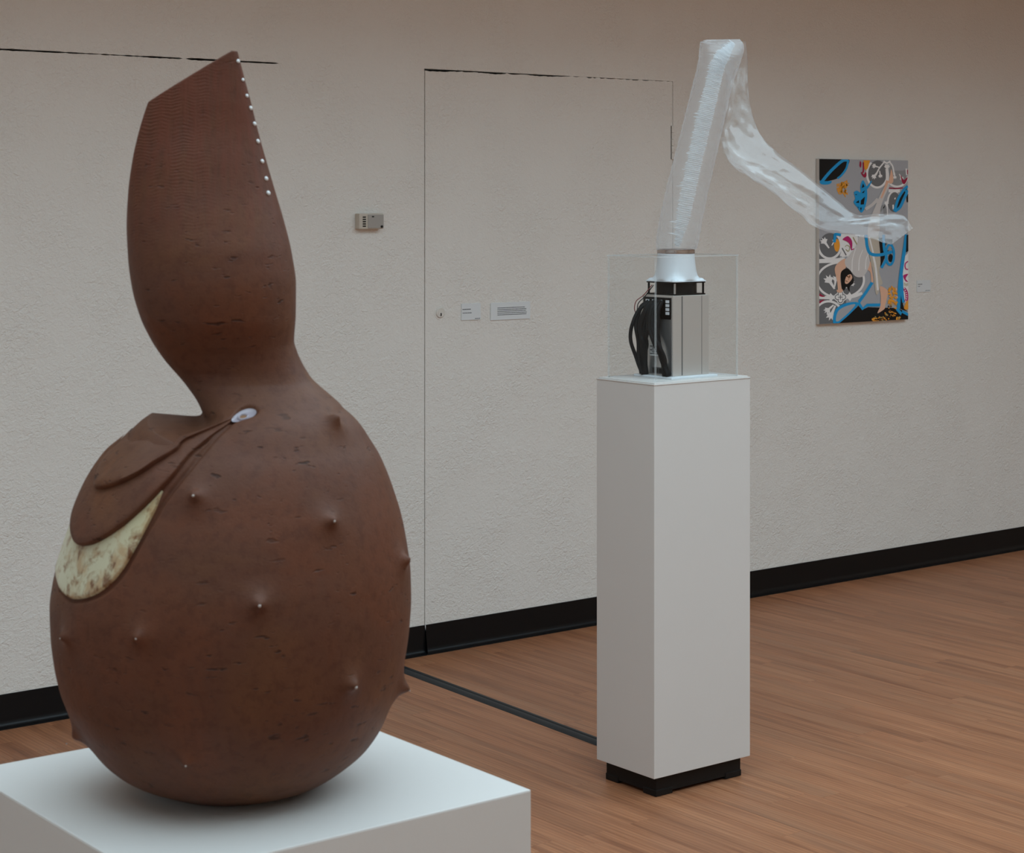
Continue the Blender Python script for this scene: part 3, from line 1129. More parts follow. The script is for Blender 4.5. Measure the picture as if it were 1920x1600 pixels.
# ------------------------------------------------------------------ painting
def build_painting():
    X0, X1, Z0, Z1, dp = 5.7881, 6.3330, 1.0644, 1.7395, .018
    root = tag(empty('painting', ((X0 + X1) / 2, WY, Z0)), 'unframed canvas of a tumbling figure in white among blue outlines and grey tiles', 'painting')
    a, Hh = (X1 - X0) / 2, Z1 - Z0
    canvas = plain('painting_canvas', rgb(214, 206, 198), 0.7, bump=.15, bscale=900)
    box('canvas', -a, a, -dp, -.002, 0, Hh, canvas, root, bev=.0015)
    K = 2.1
    pc = {
        'grey': rgb(131, 131, 134, K), 'mid': rgb(112, 112, 113, K), 'dark': rgb(84, 84, 85, K), 'white': rgb(182, 179, 177, K), 'black': rgb(10, 10, 11, K),
        'blue': rgb(22, 116, 162, K), 'red': rgb(124, 22, 48, K), 'magenta': rgb(142, 28, 82, K), 'gold': rgb(190, 122, 40, K), 'skin': rgb(176, 138, 116, K),
        'cloth': rgb(160, 155, 152, K), 'cloth2': rgb(150, 142, 130, K), 'brown': rgb(92, 56, 26, K), 'olive': rgb(130, 122, 80, K)}
    pm = {k: plain('paint_' + k, c, 0.55, spec=0.3) for k, c in pc.items()}
    names = list(pm)
    groups = {}
    cnt = [0]
    def uv(cx, cy):
        u = (cx - 165) / 1335.0
        top = 140 + 38 * u
        bot = 2620 - 55 * u
        v = (cy - top) / (bot - top)
        u = min(max(u, .002), .998)
        v = min(max(v, .002), .998)
        return -a + 2 * a * u, Hh * (1 - v)
    def poly(g, col, pts):
        cnt[0] += 1
        V, F, FM = groups.setdefault(g, ([], [], []))
        y = -dp - .00012 - cnt[0] * .000012
        i = len(V)
        q = [uv(*p) for p in pts]
        ar = sum(q[k][0] * q[(k + 1) % len(q)][1] - q[(k + 1) % len(q)][0] * q[k][1] for k in range(len(q)))
        if ar < 0:
            q.reverse()
        V.extend([(x, y, z) for x, z in q])
        F.append(tuple(range(i, i + len(q))))
        FM.append(names.index(col))
    def smooth(g, col, pts, n=8):
        P = [pts[-1]] + list(pts) + [pts[0], pts[1]]
        out = []
        for k in range(len(pts)):
            A, B, C, D = (np.array(P[k + j], float) for j in range(4))
            for t in np.linspace(0, 1, n, endpoint=False):
                out.append(tuple(0.5 * ((2 * B) + (-A + C) * t + (2 * A - 5 * B + 4 * C - D) * t * t + (-A + 3 * B - 3 * C + D) * t ** 3)))
        poly(g, col, out)
    def stroke(g, col, pts, w, n=6, closed=False, straight=False):
        cnt[0] += 1
        V, F, FM = groups.setdefault(g, ([], [], []))
        y = -dp - .00012 - cnt[0] * .000012
        P = list(pts) + ([pts[0]] if closed else [])
        C = np.array(P, float) if straight else catmull(P, (len(P) - 1) * n + 1)
        T = np.gradient(C, axis=0)
        T /= np.linalg.norm(T, axis=1)[:, None] + 1e-9
        N = np.stack([-T[:, 1], T[:, 0]], 1)
        i = len(V)
        m = len(C)
        for k in range(m):
            ww = (w[0] + (w[1] - w[0]) * k / (m - 1)) if isinstance(w, tuple) else w
            for s in (-.5, .5):
                x, z = uv(*(C[k] + N[k] * ww * s))
                V.append((x, y, z))
        for k in range(m - 1):
            b = i + 2 * k
            F.append((b, b + 1, b + 3, b + 2))
            FM.append(names.index(col))
    def ell(g, col, cx, cy, rx, ry, n=40, a0=0, a1=360):
        poly(g, col, [(cx + rx * math.cos(t), cy + ry * math.sin(t)) for t in np.radians(np.linspace(a0, a1, n, endpoint=(a1 - a0) < 359))])
    def arc(g, col, cx, cy, rx, ry, w, a0=0, a1=360, n=48):
        stroke(g, col, [(cx + rx * math.cos(t), cy + ry * math.sin(t)) for t in np.radians(np.linspace(a0, a1, n))], w, straight=True)
    rng = random.Random(9)
    def flower(cx, cy, ang, s):
        g = 'tile_motif'
        c_, s_ = math.cos(ang), math.sin(ang)
        def tr(x, y):
            return (cx + (x * c_ - y * s_) * s, cy + (x * s_ + y * c_) * s)
        s = s * 1.25
        stroke(g, 'white', [tr(0, 0), tr(0, -60), tr(0, -110)], (22 * s, 40 * s))
        poly(g, 'white', [tr(*p) for p in ((-20, -100), (-62, -135), (-40, -150), (-48, -185), (-12, -165), (0, -205), (14, -165), (48, -185), (40, -150), (62, -135), (20, -100))])
    g = 'tile_motif'
    poly('ground_paint', 'grey', [(165, 140), (1500, 178), (1500, 2565), (165, 2620)])
    # left lower tile field
    poly(g, 'dark', [(165, 1280), (360, 1290), (470, 1480), (470, 1640), (165, 1650)])
    poly('ground_paint', 'grey', [(165, 1100), (380, 1120), (360, 1290), (300, 1420), (230, 1440), (165, 1330)])
    poly(g, 'white', [(470, 1270), (830, 1290), (760, 1480), (600, 1600), (500, 1620), (480, 1500)])
    ell(g, 'dark', 320, 1440, 150, 185)
    arc(g, 'white', 320, 1440, 165, 195, 34, -60, 190)
    flower(310, 1480, -0.6, .75)
    flower(350, 1440, 0.5, .45)
    ell('gold_leaf', 'gold', 425, 1440, 42, 95)
    stroke(g, 'white', [(500, 1300), (520, 1480), (480, 1600)], 30)
    stroke(g, 'white', [(480, 1420), (540, 1540), (600, 1620)], 26)
    stroke(g, 'dark', [(500, 1480), (560, 1590)], 18)
    poly(g, 'dark', [(165, 1650), (560, 1640), (560, 2600), (165, 2620)])
    stroke(g, 'white', [(165, 1672), (350, 1668), (540, 1652)], 62)
    ell(g, 'dark', 480, 1960, 330, 255)
    arc(g, 'white', 480, 1960, 345, 265, 32)
    arc(g, 'white', 300, 2490, 200, 215, 34, 150, 330)
    flower(390, 2090, -0.55, .95)
    flower(390, 2060, 0.15, .70)
    flower(560, 2080, 0.9, .62)
    flower(375, 2330, -2.3, .70)
    flower(400, 2340, -2.75, .95)
    stroke(g, 'white', [(165, 2215), (300, 2218), (380, 2215)], (46, 60))
    stroke(g, 'white', [(560, 2210), (680, 2200), (800, 2160)], (64, 40))
    poly(g, 'white', [(330, 2150), (385, 2215), (335, 2285), (310, 2240), (310, 2190)])
    poly(g, 'white', [(610, 2140), (565, 2210), (615, 2280), (640, 2240), (640, 2185)])
    stroke(g, 'red', [(165, 2170), (210, 2195), (250, 2200)], (40, 8))
    stroke(g, 'red', [(165, 2290), (200, 2270), (240, 2245)], (40, 8))
    for r0, col in ((86, 'white'), (66, 'dark'), (46, 'white')):
        for dx, dy in ((0, -48), (0, 48), (-42, 0), (42, 0), (0, 0)):
            ell(g, col, 475 + dx, 2215 + dy, r0 * .62, r0 * .66, 20)
    stroke(g, 'dark', [(475, 2180), (475, 2250)], 12, straight=True)
    stroke(g, 'dark', [(440, 2215), (510, 2215)], 12, straight=True)
    # upper right rosettes
    ell(g, 'dark', 1030, 370, 150, 195)
    ell(g, 'mid', 1330, 390, 150, 175)
    poly(g, 'grey', [(1230, 178), (1500, 180), (1500, 300), (1420, 330), (1290, 330)])
    arc(g, 'white', 1025, 375, 155, 205, 32, 20, 235)
    arc(g, 'white', 1330, 390, 165, 180, 30, 10, 150)
    stroke(g, 'white', [(1120, 185), (1170, 215), (1225, 185)], 22)
    stroke(g, 'white', [(1130, 200), (1080, 260), (1050, 300), (1000, 400)], 22)
    stroke(g, 'white', [(1215, 200), (1260, 270), (1285, 400)], 24)
    flower(1060, 280, -1.3, .50)
    flower(1030, 340, -2.5, .55)
    flower(1060, 330, 3.0, .45)
    flower(1290, 360, 3.1, .40)
    flower(1360, 380, 2.6, .45)
    flower(1172, 370, 0.0, .60)
    stroke(g, 'white', [(1170, 300), (1180, 420), (1170, 560)], (44, 60))
    stroke(g, 'white', [(1470, 300), (1480, 400)], 26)
    stroke('magenta_paint', 'red', [(1490, 320), (1494, 390)], 20)
    smooth('magenta_paint', 'red', [(1385, 395), (1430, 470), (1490, 430), (1470, 500), (1432, 535), (1400, 490)])
    stroke(g, 'white', [(1195, 632), (1370, 632)], 44)
    stroke('magenta_paint', 'red', [(1205, 590), (1280, 596), (1290, 600), (1420, 590)], 18)
    ell(g, 'dark', 1280, 800, 95, 150)
    arc(g, 'white', 1290, 800, 105, 160, 26, 180, 300)
    flower(1165, 900, 0.0, .5)
    stroke(g, 'white', [(1165, 830), (1165, 1000)], 40)
    stroke(g, 'mid', [(1060, 930), (1130, 860), (1150, 1000)], 50)
    stroke(g, 'white', [(1300, 735), (1290, 760)], 18)
    stroke(g, 'white', [(1265, 840), (1270, 910)], 24)
    # gold and red at the top
    poly('gold_leaf', 'gold', [(815, 170), (915, 172), (880, 290), (850, 325), (825, 290)])
    smooth('magenta_paint', 'red', [(765, 180), (785, 220), (775, 280), (755, 250)])
    stroke('magenta_paint', 'red', [(812, 200), (815, 320), (800, 360)], 22)
    smooth('magenta_paint', 'red', [(778, 345), (820, 380), (850, 345), (862, 400), (835, 430), (795, 395)])
    # black leaf at top left
    smooth('black_paint', 'black', [(165, 140), (400, 142), (600, 150), (560, 290), (440, 430), (300, 475), (200, 490), (165, 420)])
    stroke('blue_outline', 'blue', [(590, 165), (500, 178), (360, 300), (270, 400), (200, 490)], 44)
    stroke('blue_outline', 'blue', [(590, 165), (560, 290), (490, 390), (430, 440)], 30)
    smooth('blue_outline', 'blue', [(180, 470), (260, 478), (345, 478), (320, 520), (240, 530), (185, 515)])
    # orange scribble
    for k in range(34):
        x, y = rng.uniform(435, 565), rng.uniform(515, 665)
        stroke('gold_leaf', 'gold', [(x + rng.uniform(-30, 30), y + rng.uniform(-40, 40)) for _ in range(4)], rng.uniform(9, 16))
    stroke('gold_leaf', 'gold', [(565, 460), (580, 520), (600, 510)], 8)
    stroke('gold_leaf', 'gold', [(500, 640), (540, 700), (545, 720)], 12)
    # blue insect shape
    smooth('blue_outline', 'blue', [(805, 470), (860, 570), (870, 720), (840, 870), (785, 955), (725, 880), (668, 800), (690, 740), (672, 650), (720, 626), (768, 650), (768, 560)])
    stroke('blue_outline', 'blue', [(860, 590), (900, 540), (935, 480)], (40, 14))
    for p in ([(805, 515), (830, 565), (785, 590)], [(835, 615), (820, 660), (785, 660)], [(690, 675), (720, 680), (700, 695)], [(835, 715), (820, 830), (770, 835), (775, 770)], [(745, 765), (750, 810), (695, 805)], [(760, 880), (790, 880), (775, 930)], [(730, 855), (745, 885), (728, 880)]):
        poly('black_paint', 'black', p)
    # blue leaf right edge
    smooth('black_paint', 'black', [(1480, 560), (1400, 660), (1320, 800), (1300, 930), (1400, 800), (1470, 660)])
    poly('black_paint', 'black', [(1470, 700), (1500, 680), (1500, 810), (1475, 800)])
    stroke('blue_outline', 'blue', [(1495, 560), (1430, 620), (1350, 740), (1300, 880), (1285, 940)], 40)
    stroke('blue_outline', 'blue', [(1495, 620), (1430, 760), (1370, 880), (1290, 940)], 44)
    stroke('blue_outline', 'blue', [(1440, 600), (1480, 690)], 20)
    # lower left: blue stub, crimson drop, scrolls
    stroke('blue_outline', 'blue', [(480, 1284), (400, 1275), (392, 1320), (382, 1395)], 42)
    smooth('magenta_paint', 'magenta', [(505, 1350), (580, 1305), (640, 1370), (645, 1470), (630, 1510), (605, 1420), (560, 1380)])
    stroke('magenta_paint', 'magenta', [(630, 1510), (690, 1490)], 14)
    stroke(g, 'olive', [(660, 1320), (690, 1380), (720, 1430)], 12)
    stroke(g, 'olive', [(540, 1460), (570, 1440), (610, 1470), (590, 1530), (550, 1500)], 9)
    stroke(g, 'dark', [(730, 1310), (770, 1330), (740, 1350), (790, 1310)], 14)
    # black ground along the foot
    poly('black_paint', 'black', [(430, 2612), (600, 2480), (735, 2350), (800, 2410), (880, 2370), (1060, 2380), (1330, 2390), (1500, 2470), (1500, 2565)])
    smooth('blue_outline', 'blue', [(365, 2600), (385, 2430), (470, 2340), (610, 2295), (745, 2310), (640, 2440), (520, 2550), (440, 2608)])
    smooth('ground_paint', 'grey', [(405, 2560), (430, 2440), (500, 2375), (610, 2335), (690, 2330), (610, 2430), (500, 2530), (440, 2575)])
    stroke('blue_outline', 'blue', [(945, 2000), (850, 2150), (745, 2290)], 44)
    stroke('blue_outline', 'blue', [(735, 2300), (800, 2395), (870, 2340), (960, 2340), (1100, 2340)], 44, straight=True)
    # figure
    f_ = 'painted_figure'
    smooth(f_, 'cloth2', [(870, 1280), (1030, 1290), (1060, 1500), (1070, 1700), (1050, 1840), (1100, 2010), (1062, 2060), (1035, 2170), (995, 2150), (960, 1850), (905, 1600)])
    stroke(f_, 'white', [(960, 1600), (1000, 1800), (1030, 2120)], 30)
    stroke(f_, 'white', [(900, 1320), (960, 1560)], 22)
    smooth(f_, 'skin', [(545, 1640), (430, 1710), (388, 1800), (420, 1960), (440, 2120), (488, 2110), (472, 1960), (482, 1840), (552, 1770)])
    smooth(f_, 'skin', [(420, 2105), (495, 2095), (505, 2125), (470, 2150), (425, 2135)])
    smooth(f_, 'skin', [(850, 1700), (918, 1690), (940, 1820), (962, 1975), (932, 1992), (915, 1850), (850, 1790)])
    smooth(f_, 'cloth', [(800, 1290), (845, 1400), (895, 1600), (905, 1720), (850, 1860), (780, 1920), (690, 1905), (610, 1810), (550, 1750), (540, 1660), (620, 1570), (720, 1420), (745, 1320)])
    for k in range(7):
        x = 640 + 34 * k
        stroke(f_, 'white' if k % 3 == 0 else 'cloth', [(x + 60, 1480 + 10 * k), (x + 10, 1650), (x, 1840 - 6 * k)], (8, 16))
    smooth(f_, 'black', [(478, 1850), (535, 1792), (600, 1800), (655, 1900), (665, 2000), (610, 2060), (605, 2130), (560, 2060), (530, 2110), (495, 2090), (482, 1960)])
    smooth(f_, 'skin', [(560, 1905), (620, 1875), (645, 1930), (600, 1995), (560, 2020), (535, 1990)])
    stroke(f_, 'brown', [(565, 1900), (600, 1920), (610, 1890)], 16)
    stroke(f_, 'brown', [(545, 1970), (575, 1985)], 10)
    stroke(f_, 'brown', [(600, 1935), (585, 1955)], 7)
    smooth(f_, 'skin', [(1062, 2060), (1180, 2130), (1165, 2250), (1140, 2350), (1130, 2400), (1035, 2462), (1030, 2440), (1065, 2360), (1075, 2220)])
    # thigh crossing the upper half
    smooth(f_, 'cloth', [(1150, 545), (1205, 560), (1130, 720), (1065, 930), (1040, 1290), (880, 1290), (900, 1080), (960, 930), (1060, 700)])
    stroke(f_, 'skin', [(1180, 480), (1130, 620), (1080, 740)], (44, 24))
    smooth(f_, 'skin', [(1235, 310), (1265, 420), (1262, 500), (1225, 525), (1195, 500), (1215, 400)])
    stroke(f_, 'cloth', [(840, 905), (940, 840), (1030, 750)], 46)
    # black and blue loops by the knee
    poly('black_paint', 'black', [(1040, 1330), (1250, 1360), (1250, 1500), (1140, 1560), (1130, 1640), (1072, 1770), (1065, 1560)])
    ell('ground_paint', 'mid', 1195, 1470, 50, 55)
    ell('black_paint', 'black', 1225, 1640, 36, 60)
    stroke('blue_outline', 'blue', [(852, 1290), (868, 1460), (920, 1570), (1060, 1590), (1250, 1545)], 46)
    stroke('blue_outline', 'blue', [(1115, 1290), (1125, 1500), (1160, 1640), (1085, 1785)], 40)
    arc('blue_outline', 'blue', 1215, 1590, 62, 150, 36)
    # right border
    poly(g, 'white', [(1440, 1620), (1500, 1560), (1500, 2300), (1440, 2320), (1400, 2000)])
    smooth('magenta_paint', 'magenta', [(1420, 1905), (1495, 1880), (1465, 1930), (1460, 1960), (1495, 2000), (1450, 1985)])
    stroke('magenta_paint', 'magenta', [(1495, 1690), (1450, 1730), (1455, 1800), (1495, 1815)], 18)
    for k in range(4):
        stroke(g, 'olive', [(1430, 2010 + 14 * k), (1465, 2030 + 10 * k), (1498, 2015 + 12 * k)], 5)
    stroke('magenta_paint', 'magenta', [(1425, 2090), (1465, 2150), (1475, 2250), (1450, 2300)], 46)
    for k in range(7):
        ell(g, 'white', 1436 + 36 * math.sin(k * .42), 2095 + 32 * k, 10, 9, 10)
    poly('gold_leaf', 'gold', [(1430, 2380), (1470, 2290), (1500, 2270), (1500, 2410), (1440, 2420)])
    poly('black_paint', 'black', [(1380, 2120), (1410, 2300), (1430, 2400), (1500, 2450), (1350, 2390), (1352, 2250)])
    stroke('blue_outline', 'blue', [(1470, 1290), (1440, 1500), (1395, 1800), (1365, 2050), (1345, 2400)], 52)
    stroke('blue_outline', 'blue', [(1385, 1900), (1400, 2150), (1425, 2310)], (60, 40))
    stroke('blue_outline', 'blue', [(1320, 2400), (1390, 2480), (1400, 2440), (1500, 2490)], 46, straight=True)
    poly('black_paint', 'black', [(1470, 1300), (1500, 1290), (1500, 1540), (1460, 1560)])
    # gold leaf flakes
    for k in range(60):
        x, y = rng.uniform(1195, 1320), rng.uniform(2060, 2350)
        r_ = rng.uniform(10, 24)
        poly('gold_leaf', 'gold' if rng.random() < .8 else 'skin', [(x + r_ * rng.uniform(.5, 1.2) * math.cos(t), y + r_ * rng.uniform(.5, 1.2) * math.sin(t)) for t in (0, 1, 2, 3.1, 4.2, 5.2)])
    for k in range(110):
        u = rng.random()
        x = 940 + 430 * u
        y = 2590 - rng.random() * (130 if abs(u - .65) < .2 else 70) - (150 * rng.random() if .55 < u < .85 else 0)
        r_ = rng.uniform(7, 17)
        poly('gold_leaf', rng.choice(['gold', 'gold', 'brown', 'olive', 'gold', 'black']), [(x + r_ * rng.uniform(.5, 1.3) * math.cos(t), y + r_ * rng.uniform(.5, 1.3) * math.sin(t)) for t in (0, 1.1, 2.2, 3.2, 4.4)])
    for gname, (V, F, FM) in groups.items():
        obj(gname, V, F, None, root, mats=[pm[k] for k in names], fm=FM)['kind'] = 'stuff'
build_painting()

# ------------------------------------------------------------------ clay vessel
def build_vessel():
    d0, x0 = 2.14, 425.0
    S = d0 / FPX                                  # metres per modelling unit
    xc = (x0 - 960) / FPX * d0
    ga = math.atan2(xc, d0)
    dist = math.hypot(xc, d0) / S                 # eye distance in modelling units
    eyez = (CAM_H - PH) / S
    wx = xc * cT + d0 * sT
    wy = -xc * sT + d0 * cT
    root = tag(empty('clay_vessel', (wx, wy, PH), -(YAW + ga)), 'large brown clay gourd-shaped vessel with blade neck, nubs and cream inlay', 'sculpture')

    def pchip(xk, yk):
        xk = np.asarray(xk, float)
        yk = np.asarray(yk, float)
        hk = np.diff(xk)
        dl = np.diff(yk) / hk
        m = np.zeros_like(yk)
        for i in range(1, len(xk) - 1):
            if dl[i - 1] * dl[i] > 0:
                w1 = 2 * hk[i] + hk[i - 1]
                w2 = hk[i] + 2 * hk[i - 1]
                m[i] = (w1 + w2) / (w1 / dl[i - 1] + w2 / dl[i])
        m[0], m[-1] = dl[0], dl[-1]
        def fn(x):
            x = np.clip(x, xk[0], xk[-1])
            i = np.clip(np.searchsorted(xk, x) - 1, 0, len(xk) - 2)
            t = (x - xk[i]) / hk[i]
            return (2 * t**3 - 3 * t**2 + 1) * yk[i] + (t**3 - 2 * t**2 + t) * hk[i] * m[i] + (-2 * t**3 + 3 * t**2) * yk[i + 1] + (t**3 - t**2) * hk[i] * m[i + 1]
        return fn

    zk = [0, 5, 14, 28, 48, 75, 110, 150, 200, 250, 300, 350, 400, 450, 500, 550, 590, 625, 655, 680, 700, 715, 728, 736]
    lk = [-111.2, -122.3, -142.8, -176.5, -208.0, -235.8, -260.4, -285.0, -305.3, -316.0, -321.5, -323.0, -316.7, -303.0, -287.0, -264.0, -243.0, -219.0, -190.0, -168.0, -142.0, -112.0, -60, 10]
    rk = [135.2, 152.2, 180.8, 206.1, 234.6, 265.3, 289.9, 307.1, 325.3, 336.3, 342.9, 345.8, 344.5, 338.1, 328.6, 313.8, 299.2, 283, 262.0, 238, 205.0, 166.0, 110, 50]
    bl, br = pchip(zk, lk), pchip(zk, rk)
    # neck rows: height row, left, right, half depth
    nk = [(40, 330, 431, 12), (60, 323, 436, 15), (100, 309, 446.5, 22), (150, 292, 459.5, 33), (193, 277.5, 471, 45), (240, 262.5, 482.5, 58), (300, 248.5, 499, 82), (360, 240.5, 516.5, 104), (420, 237.5, 534, 128), (480, 240, 548, 147),
          (535, 247, 555, 153), (590, 262, 554.5, 145), (640, 286, 551.5, 122), (660, 299, 557, 111), (680, 314, 565.5, 104), (697, 329, 575, 101), (712, 342, 585, 103), (725, 352, 598, 111), (745, 366.5, 621, 130), (765, 377, 641, 154), (785, 384, 650, 168), (810, 391, 640, 160), (870, 398, 580, 110)]
    def unx(x):
        # sight line column -> lateral offset in the vessel's own frame
        a = (x - 960) / FPX
        return (a * d0 - xc) / (math.cos(ga) + a * math.sin(ga)) / S
    row0 = HOR + FPX * (CAM_H - PH) / d0
    nz = [row0 - r[0] for r in nk][::-1]
    nl = pchip(nz, [unx(r[1]) for r in nk][::-1])
    nr = pchip(nz, [unx(r[2]) for r in nk][::-1])
    nb = pchip(nz, [r[3] for r in nk][::-1])
    nc0 = [unx(min((r[1] + r[2]) / 2, 455.0)) for r in nk][::-1]
    nc = pchip(nz, nc0)
    ztop, zbot = nz[-1], nz[0]
    # slanting cut across the blade
    pA = (unx(278), row0 - 193.0)
    pB = (unx(434), row0 - 96.0)
    cn = np.array([-(pB[1] - pA[1]), pB[0] - pA[0]])
    cn = cn / np.linalg.norm(cn)
    tip = row0 - 96.0

    def FBn(x, y, z):
        l, r = bl(z), br(z)
        a = (r - l) / 2
        q = np.sqrt(((x - (l + r) / 2) / a) ** 2 + (y / (a * .97)) ** 2)
        f = (q - 1) * a * .95
        f = np.maximum(f, np.maximum(-z, (z - 735)))
        pz = 690 - .100 * x + .190 * np.minimum(y, 0) - .115 * np.maximum(y, 0) + 1.1 * np.log1p(np.exp(np.clip((x + 46) / 6, -30, 30))) * 6
        return np.maximum(f, (z - pz) * .95)
    def FNn(x, y, z):
        l, r = nl(z), nr(z)
        c = nc(z)
        a = np.where(x > c, r - c, c - l)
        b = nb(z)
        q = (np.abs((x - c) / a) ** 2.15 + np.abs(y / b) ** 2.15) ** (1 / 2.15)
        f = (q - 1) * np.minimum(np.minimum(r - c, c - l), b) * .95
        f = np.maximum(f, zbot - z)
        f = np.maximum(f, (x - pA[0]) * cn[0] + (z - pA[1]) * cn[1])
        return np.maximum(f, z - tip)
    def Fn(x, y, z):
        fb, fn_ = FBn(x, y, z), FNn(x, y, z)
        s = np.clip((x + 26) / 70, 0, 1)
        k = 8 + 26 * s * s * (3 - 2 * s)
        h = np.maximum(k - np.abs(fb - fn_), 0) / k
        return np.minimum(fb, fn_) - h * h * k * .25

    # surface nets on a regular grid
    g = 3.0
    gx = np.arange(-345, 366, g)
    gy = np.arange(-342, 343, g)
    gz = np.arange(-4, 1392, g)
    NX, NY, NZ = len(gx), len(gy), len(gz)
    cell_ids, cell_pos, quads = [], [], []
    def cid(i, j, k):
        return (k.astype(np.int64) * NY + j) * NX + i
    CH = 24
    for k0 in range(0, NZ - 1, CH):
        k1 = min(k0 + CH, NZ - 1)
        zz = gz[k0:k1 + 1]
        ym = 342 if zz[0] < 760 else 174
        js = np.where(np.abs(gy) <= ym)[0]
        j0 = js[0]
        yy = gy[js]
        Z, Y, X = np.meshgrid(zz, yy, gx, indexing='ij')
        # profile lookups once per level
        f = np.empty(Z.shape, np.float32)
        for q in range(len(zz)):
            f[q] = eval_level(X[q], Y[q], zz[q], bl, br, nl, nr, nb, nc, zbot, tip, pA, cn)
        ins = f < 0
        c = np.zeros((len(zz) - 1, len(yy) - 1, NX - 1), np.int8)
        for dz in (0, 1):
            for dy in (0, 1):
                for dx in (0, 1):
                    c += ins[dz:dz + len(zz) - 1, dy:dy + len(yy) - 1, dx:dx + NX - 1]
        kk, jj, ii = np.where((c > 0) & (c < 8))
        if len(kk) == 0:
            continue
        acc = np.zeros((len(kk), 3))
        cnt = np.zeros(len(kk))
        cor = [(a, b, d) for d in (0, 1) for b in (0, 1) for a in (0, 1)]
        for u in range(8):
            for v in range(u + 1, 8):
                du = np.array(cor[v]) - np.array(cor[u])
                if np.abs(du).sum() != 1:
                    continue
                fa = f[kk + cor[u][2], jj + cor[u][1], ii + cor[u][0]]
                fb = f[kk + cor[v][2], jj + cor[v][1], ii + cor[v][0]]
                m = (fa < 0) != (fb < 0)
                t = np.where(m, fa / np.where(m, fa - fb, 1), 0)
                p = np.array(cor[u])[None, :] + t[:, None] * du[None, :]
                acc += p * m[:, None]
                cnt += m
        p = acc / cnt[:, None]
        pos = np.stack([gx[ii] + p[:, 0] * g, yy[jj] + p[:, 1] * g, zz[kk] + p[:, 2] * g], 1)
        cell_ids.append(cid(ii, jj + j0, kk + k0))
        cell_pos.append(pos)
        # faces from sign-changing edges
        I, J, Kk = ii, jj, kk
        nzl = len(zz) - 1
        # x edges
        for axis in range(3):
            if axis == 0:
                d = ins[:nzl + 0, 1:-1, :-1] != ins[:nzl + 0, 1:-1, 1:]
                k_, j_, i_ = np.where(d)
                j_ = j_ + 1
                sgn = ins[k_, j_, i_]
                ring = [(0, -1, -1), (0, 0, -1), (0, 0, 0), (0, -1, 0)]
            elif axis == 1:
                d = ins[:nzl, :-1, 1:-1] != ins[:nzl, 1:, 1:-1]
                k_, j_, i_ = np.where(d)
                i_ = i_ + 1
                sgn = ~ins[k_, j_, i_]
                ring = [(-1, 0, -1), (0, 0, -1), (0, 0, 0), (-1, 0, 0)]
            else:
                d = ins[:-1, 1:-1, 1:-1] != ins[1:, 1:-1, 1:-1]
                k_, j_, i_ = np.where(d)
                i_ = i_ + 1
                j_ = j_ + 1
                sgn = ins[k_, j_, i_]
                ring = [(-1, -1, 0), (0, -1, 0), (0, 0, 0), (-1, 0, 0)]
            q = np.stack([cid(i_ + a, j_ + b + j0, k_ + k0 + dd) for a, b, dd in ring], 1)
            q[~sgn] = q[~sgn][:, ::-1]
            quads.append(q)
    ids = np.concatenate(cell_ids)
    pos = np.concatenate(cell_pos)
    o = np.argsort(ids)
    ids, pos = ids[o], pos[o]
    q = np.concatenate(quads)
    ix = np.searchsorted(ids, q)
    ix = np.clip(ix, 0, len(ids) - 1)
    ok = (ids[ix] == q).all(1)
    q = ix[ok]
    # settle the points on the surface
    def grad(P, e=.6):
        X, Y, Z = P.T
        return np.stack([Fn(X + e, Y, Z) - Fn(X - e, Y, Z), Fn(X, Y + e, Z) - Fn(X, Y - e, Z), Fn(X, Y, Z + e) - Fn(X, Y, Z - e)], 1) / (2 * e)
    for _ in range(2):
        gr = grad(pos)
        v = Fn(*pos.T)
        st = -v[:, None] * gr / np.maximum((gr ** 2).sum(1), .2)[:, None]
        ln = np.linalg.norm(st, axis=1)
        pos = pos + st * np.minimum(1, 2.0 / np.maximum(ln, 1e-9))[:, None]
    nrm = grad(pos, 1.5)
    nrm /= np.linalg.norm(nrm, axis=1)[:, None] + 1e-9

    # ---- sight-line hits used to set details out on the surface
    def hits(pts):
        pts = np.asarray(pts, float)
        cam_ = np.array([0, -dist, eyez])
        a = (pts[:, 0] - 960) / FPX
        b = -(pts[:, 1] - HOR) / FPX
        cg, sg = math.cos(ga), math.sin(ga)
        D = np.stack([a * cg - sg, a * sg + cg, b], 1)
        ts = np.linspace(dist - 420, dist + 120, 361)
        prev = None
        P = cam_[None, None] + D[:, None] * ts[None, :, None]
        f = Fn(P[..., 0], P[..., 1], P[..., 2])
        first = np.argmax(f < 0, axis=1)
        miss = ~(f < 0).any(1)
        first = np.where(miss, np.argmin(f, axis=1), first)
        lo, hi = ts[np.maximum(first - 1, 0)], ts[first]
        for _ in range(12):
            md = (lo + hi) / 2
            Pm = cam_ + D * md[:, None]
            neg = Fn(*Pm.T) < 0
            hi = np.where(neg, md, hi)
            lo = np.where(neg, lo, md)
        t = np.where(miss, ts[first], hi)
        return cam_ + D * t[:, None]
    def normals(P):
        n_ = grad(P, 2.0)
        return n_ / (np.linalg.norm(n_, axis=1)[:, None] + 1e-9)

    # ---- nubs pulled out of the wall
    nub_px = [(368, 934, 1.0), (621, 796, 1.15), (616, 980, 1.0), (752, 1052, .9), (484, 1133, 1.0), (130, 1192, .9), (263, 1193, .75), (655, 1281, .95), (352, 1424, .7)]
    nub = hits([(a, b) for a, b, _ in nub_px])
    nubs = list(zip(nub, normals(nub), [c for _, _, c in nub_px]))
    # two more in profile
    for xx, rr, sd in ((748, 1287, 1.1), (142, 1380, 1.0)):
        P = hits([(xx, rr)])
        nubs.append((P[0], normals(P)[0], sd))
    disp = np.zeros(len(pos))
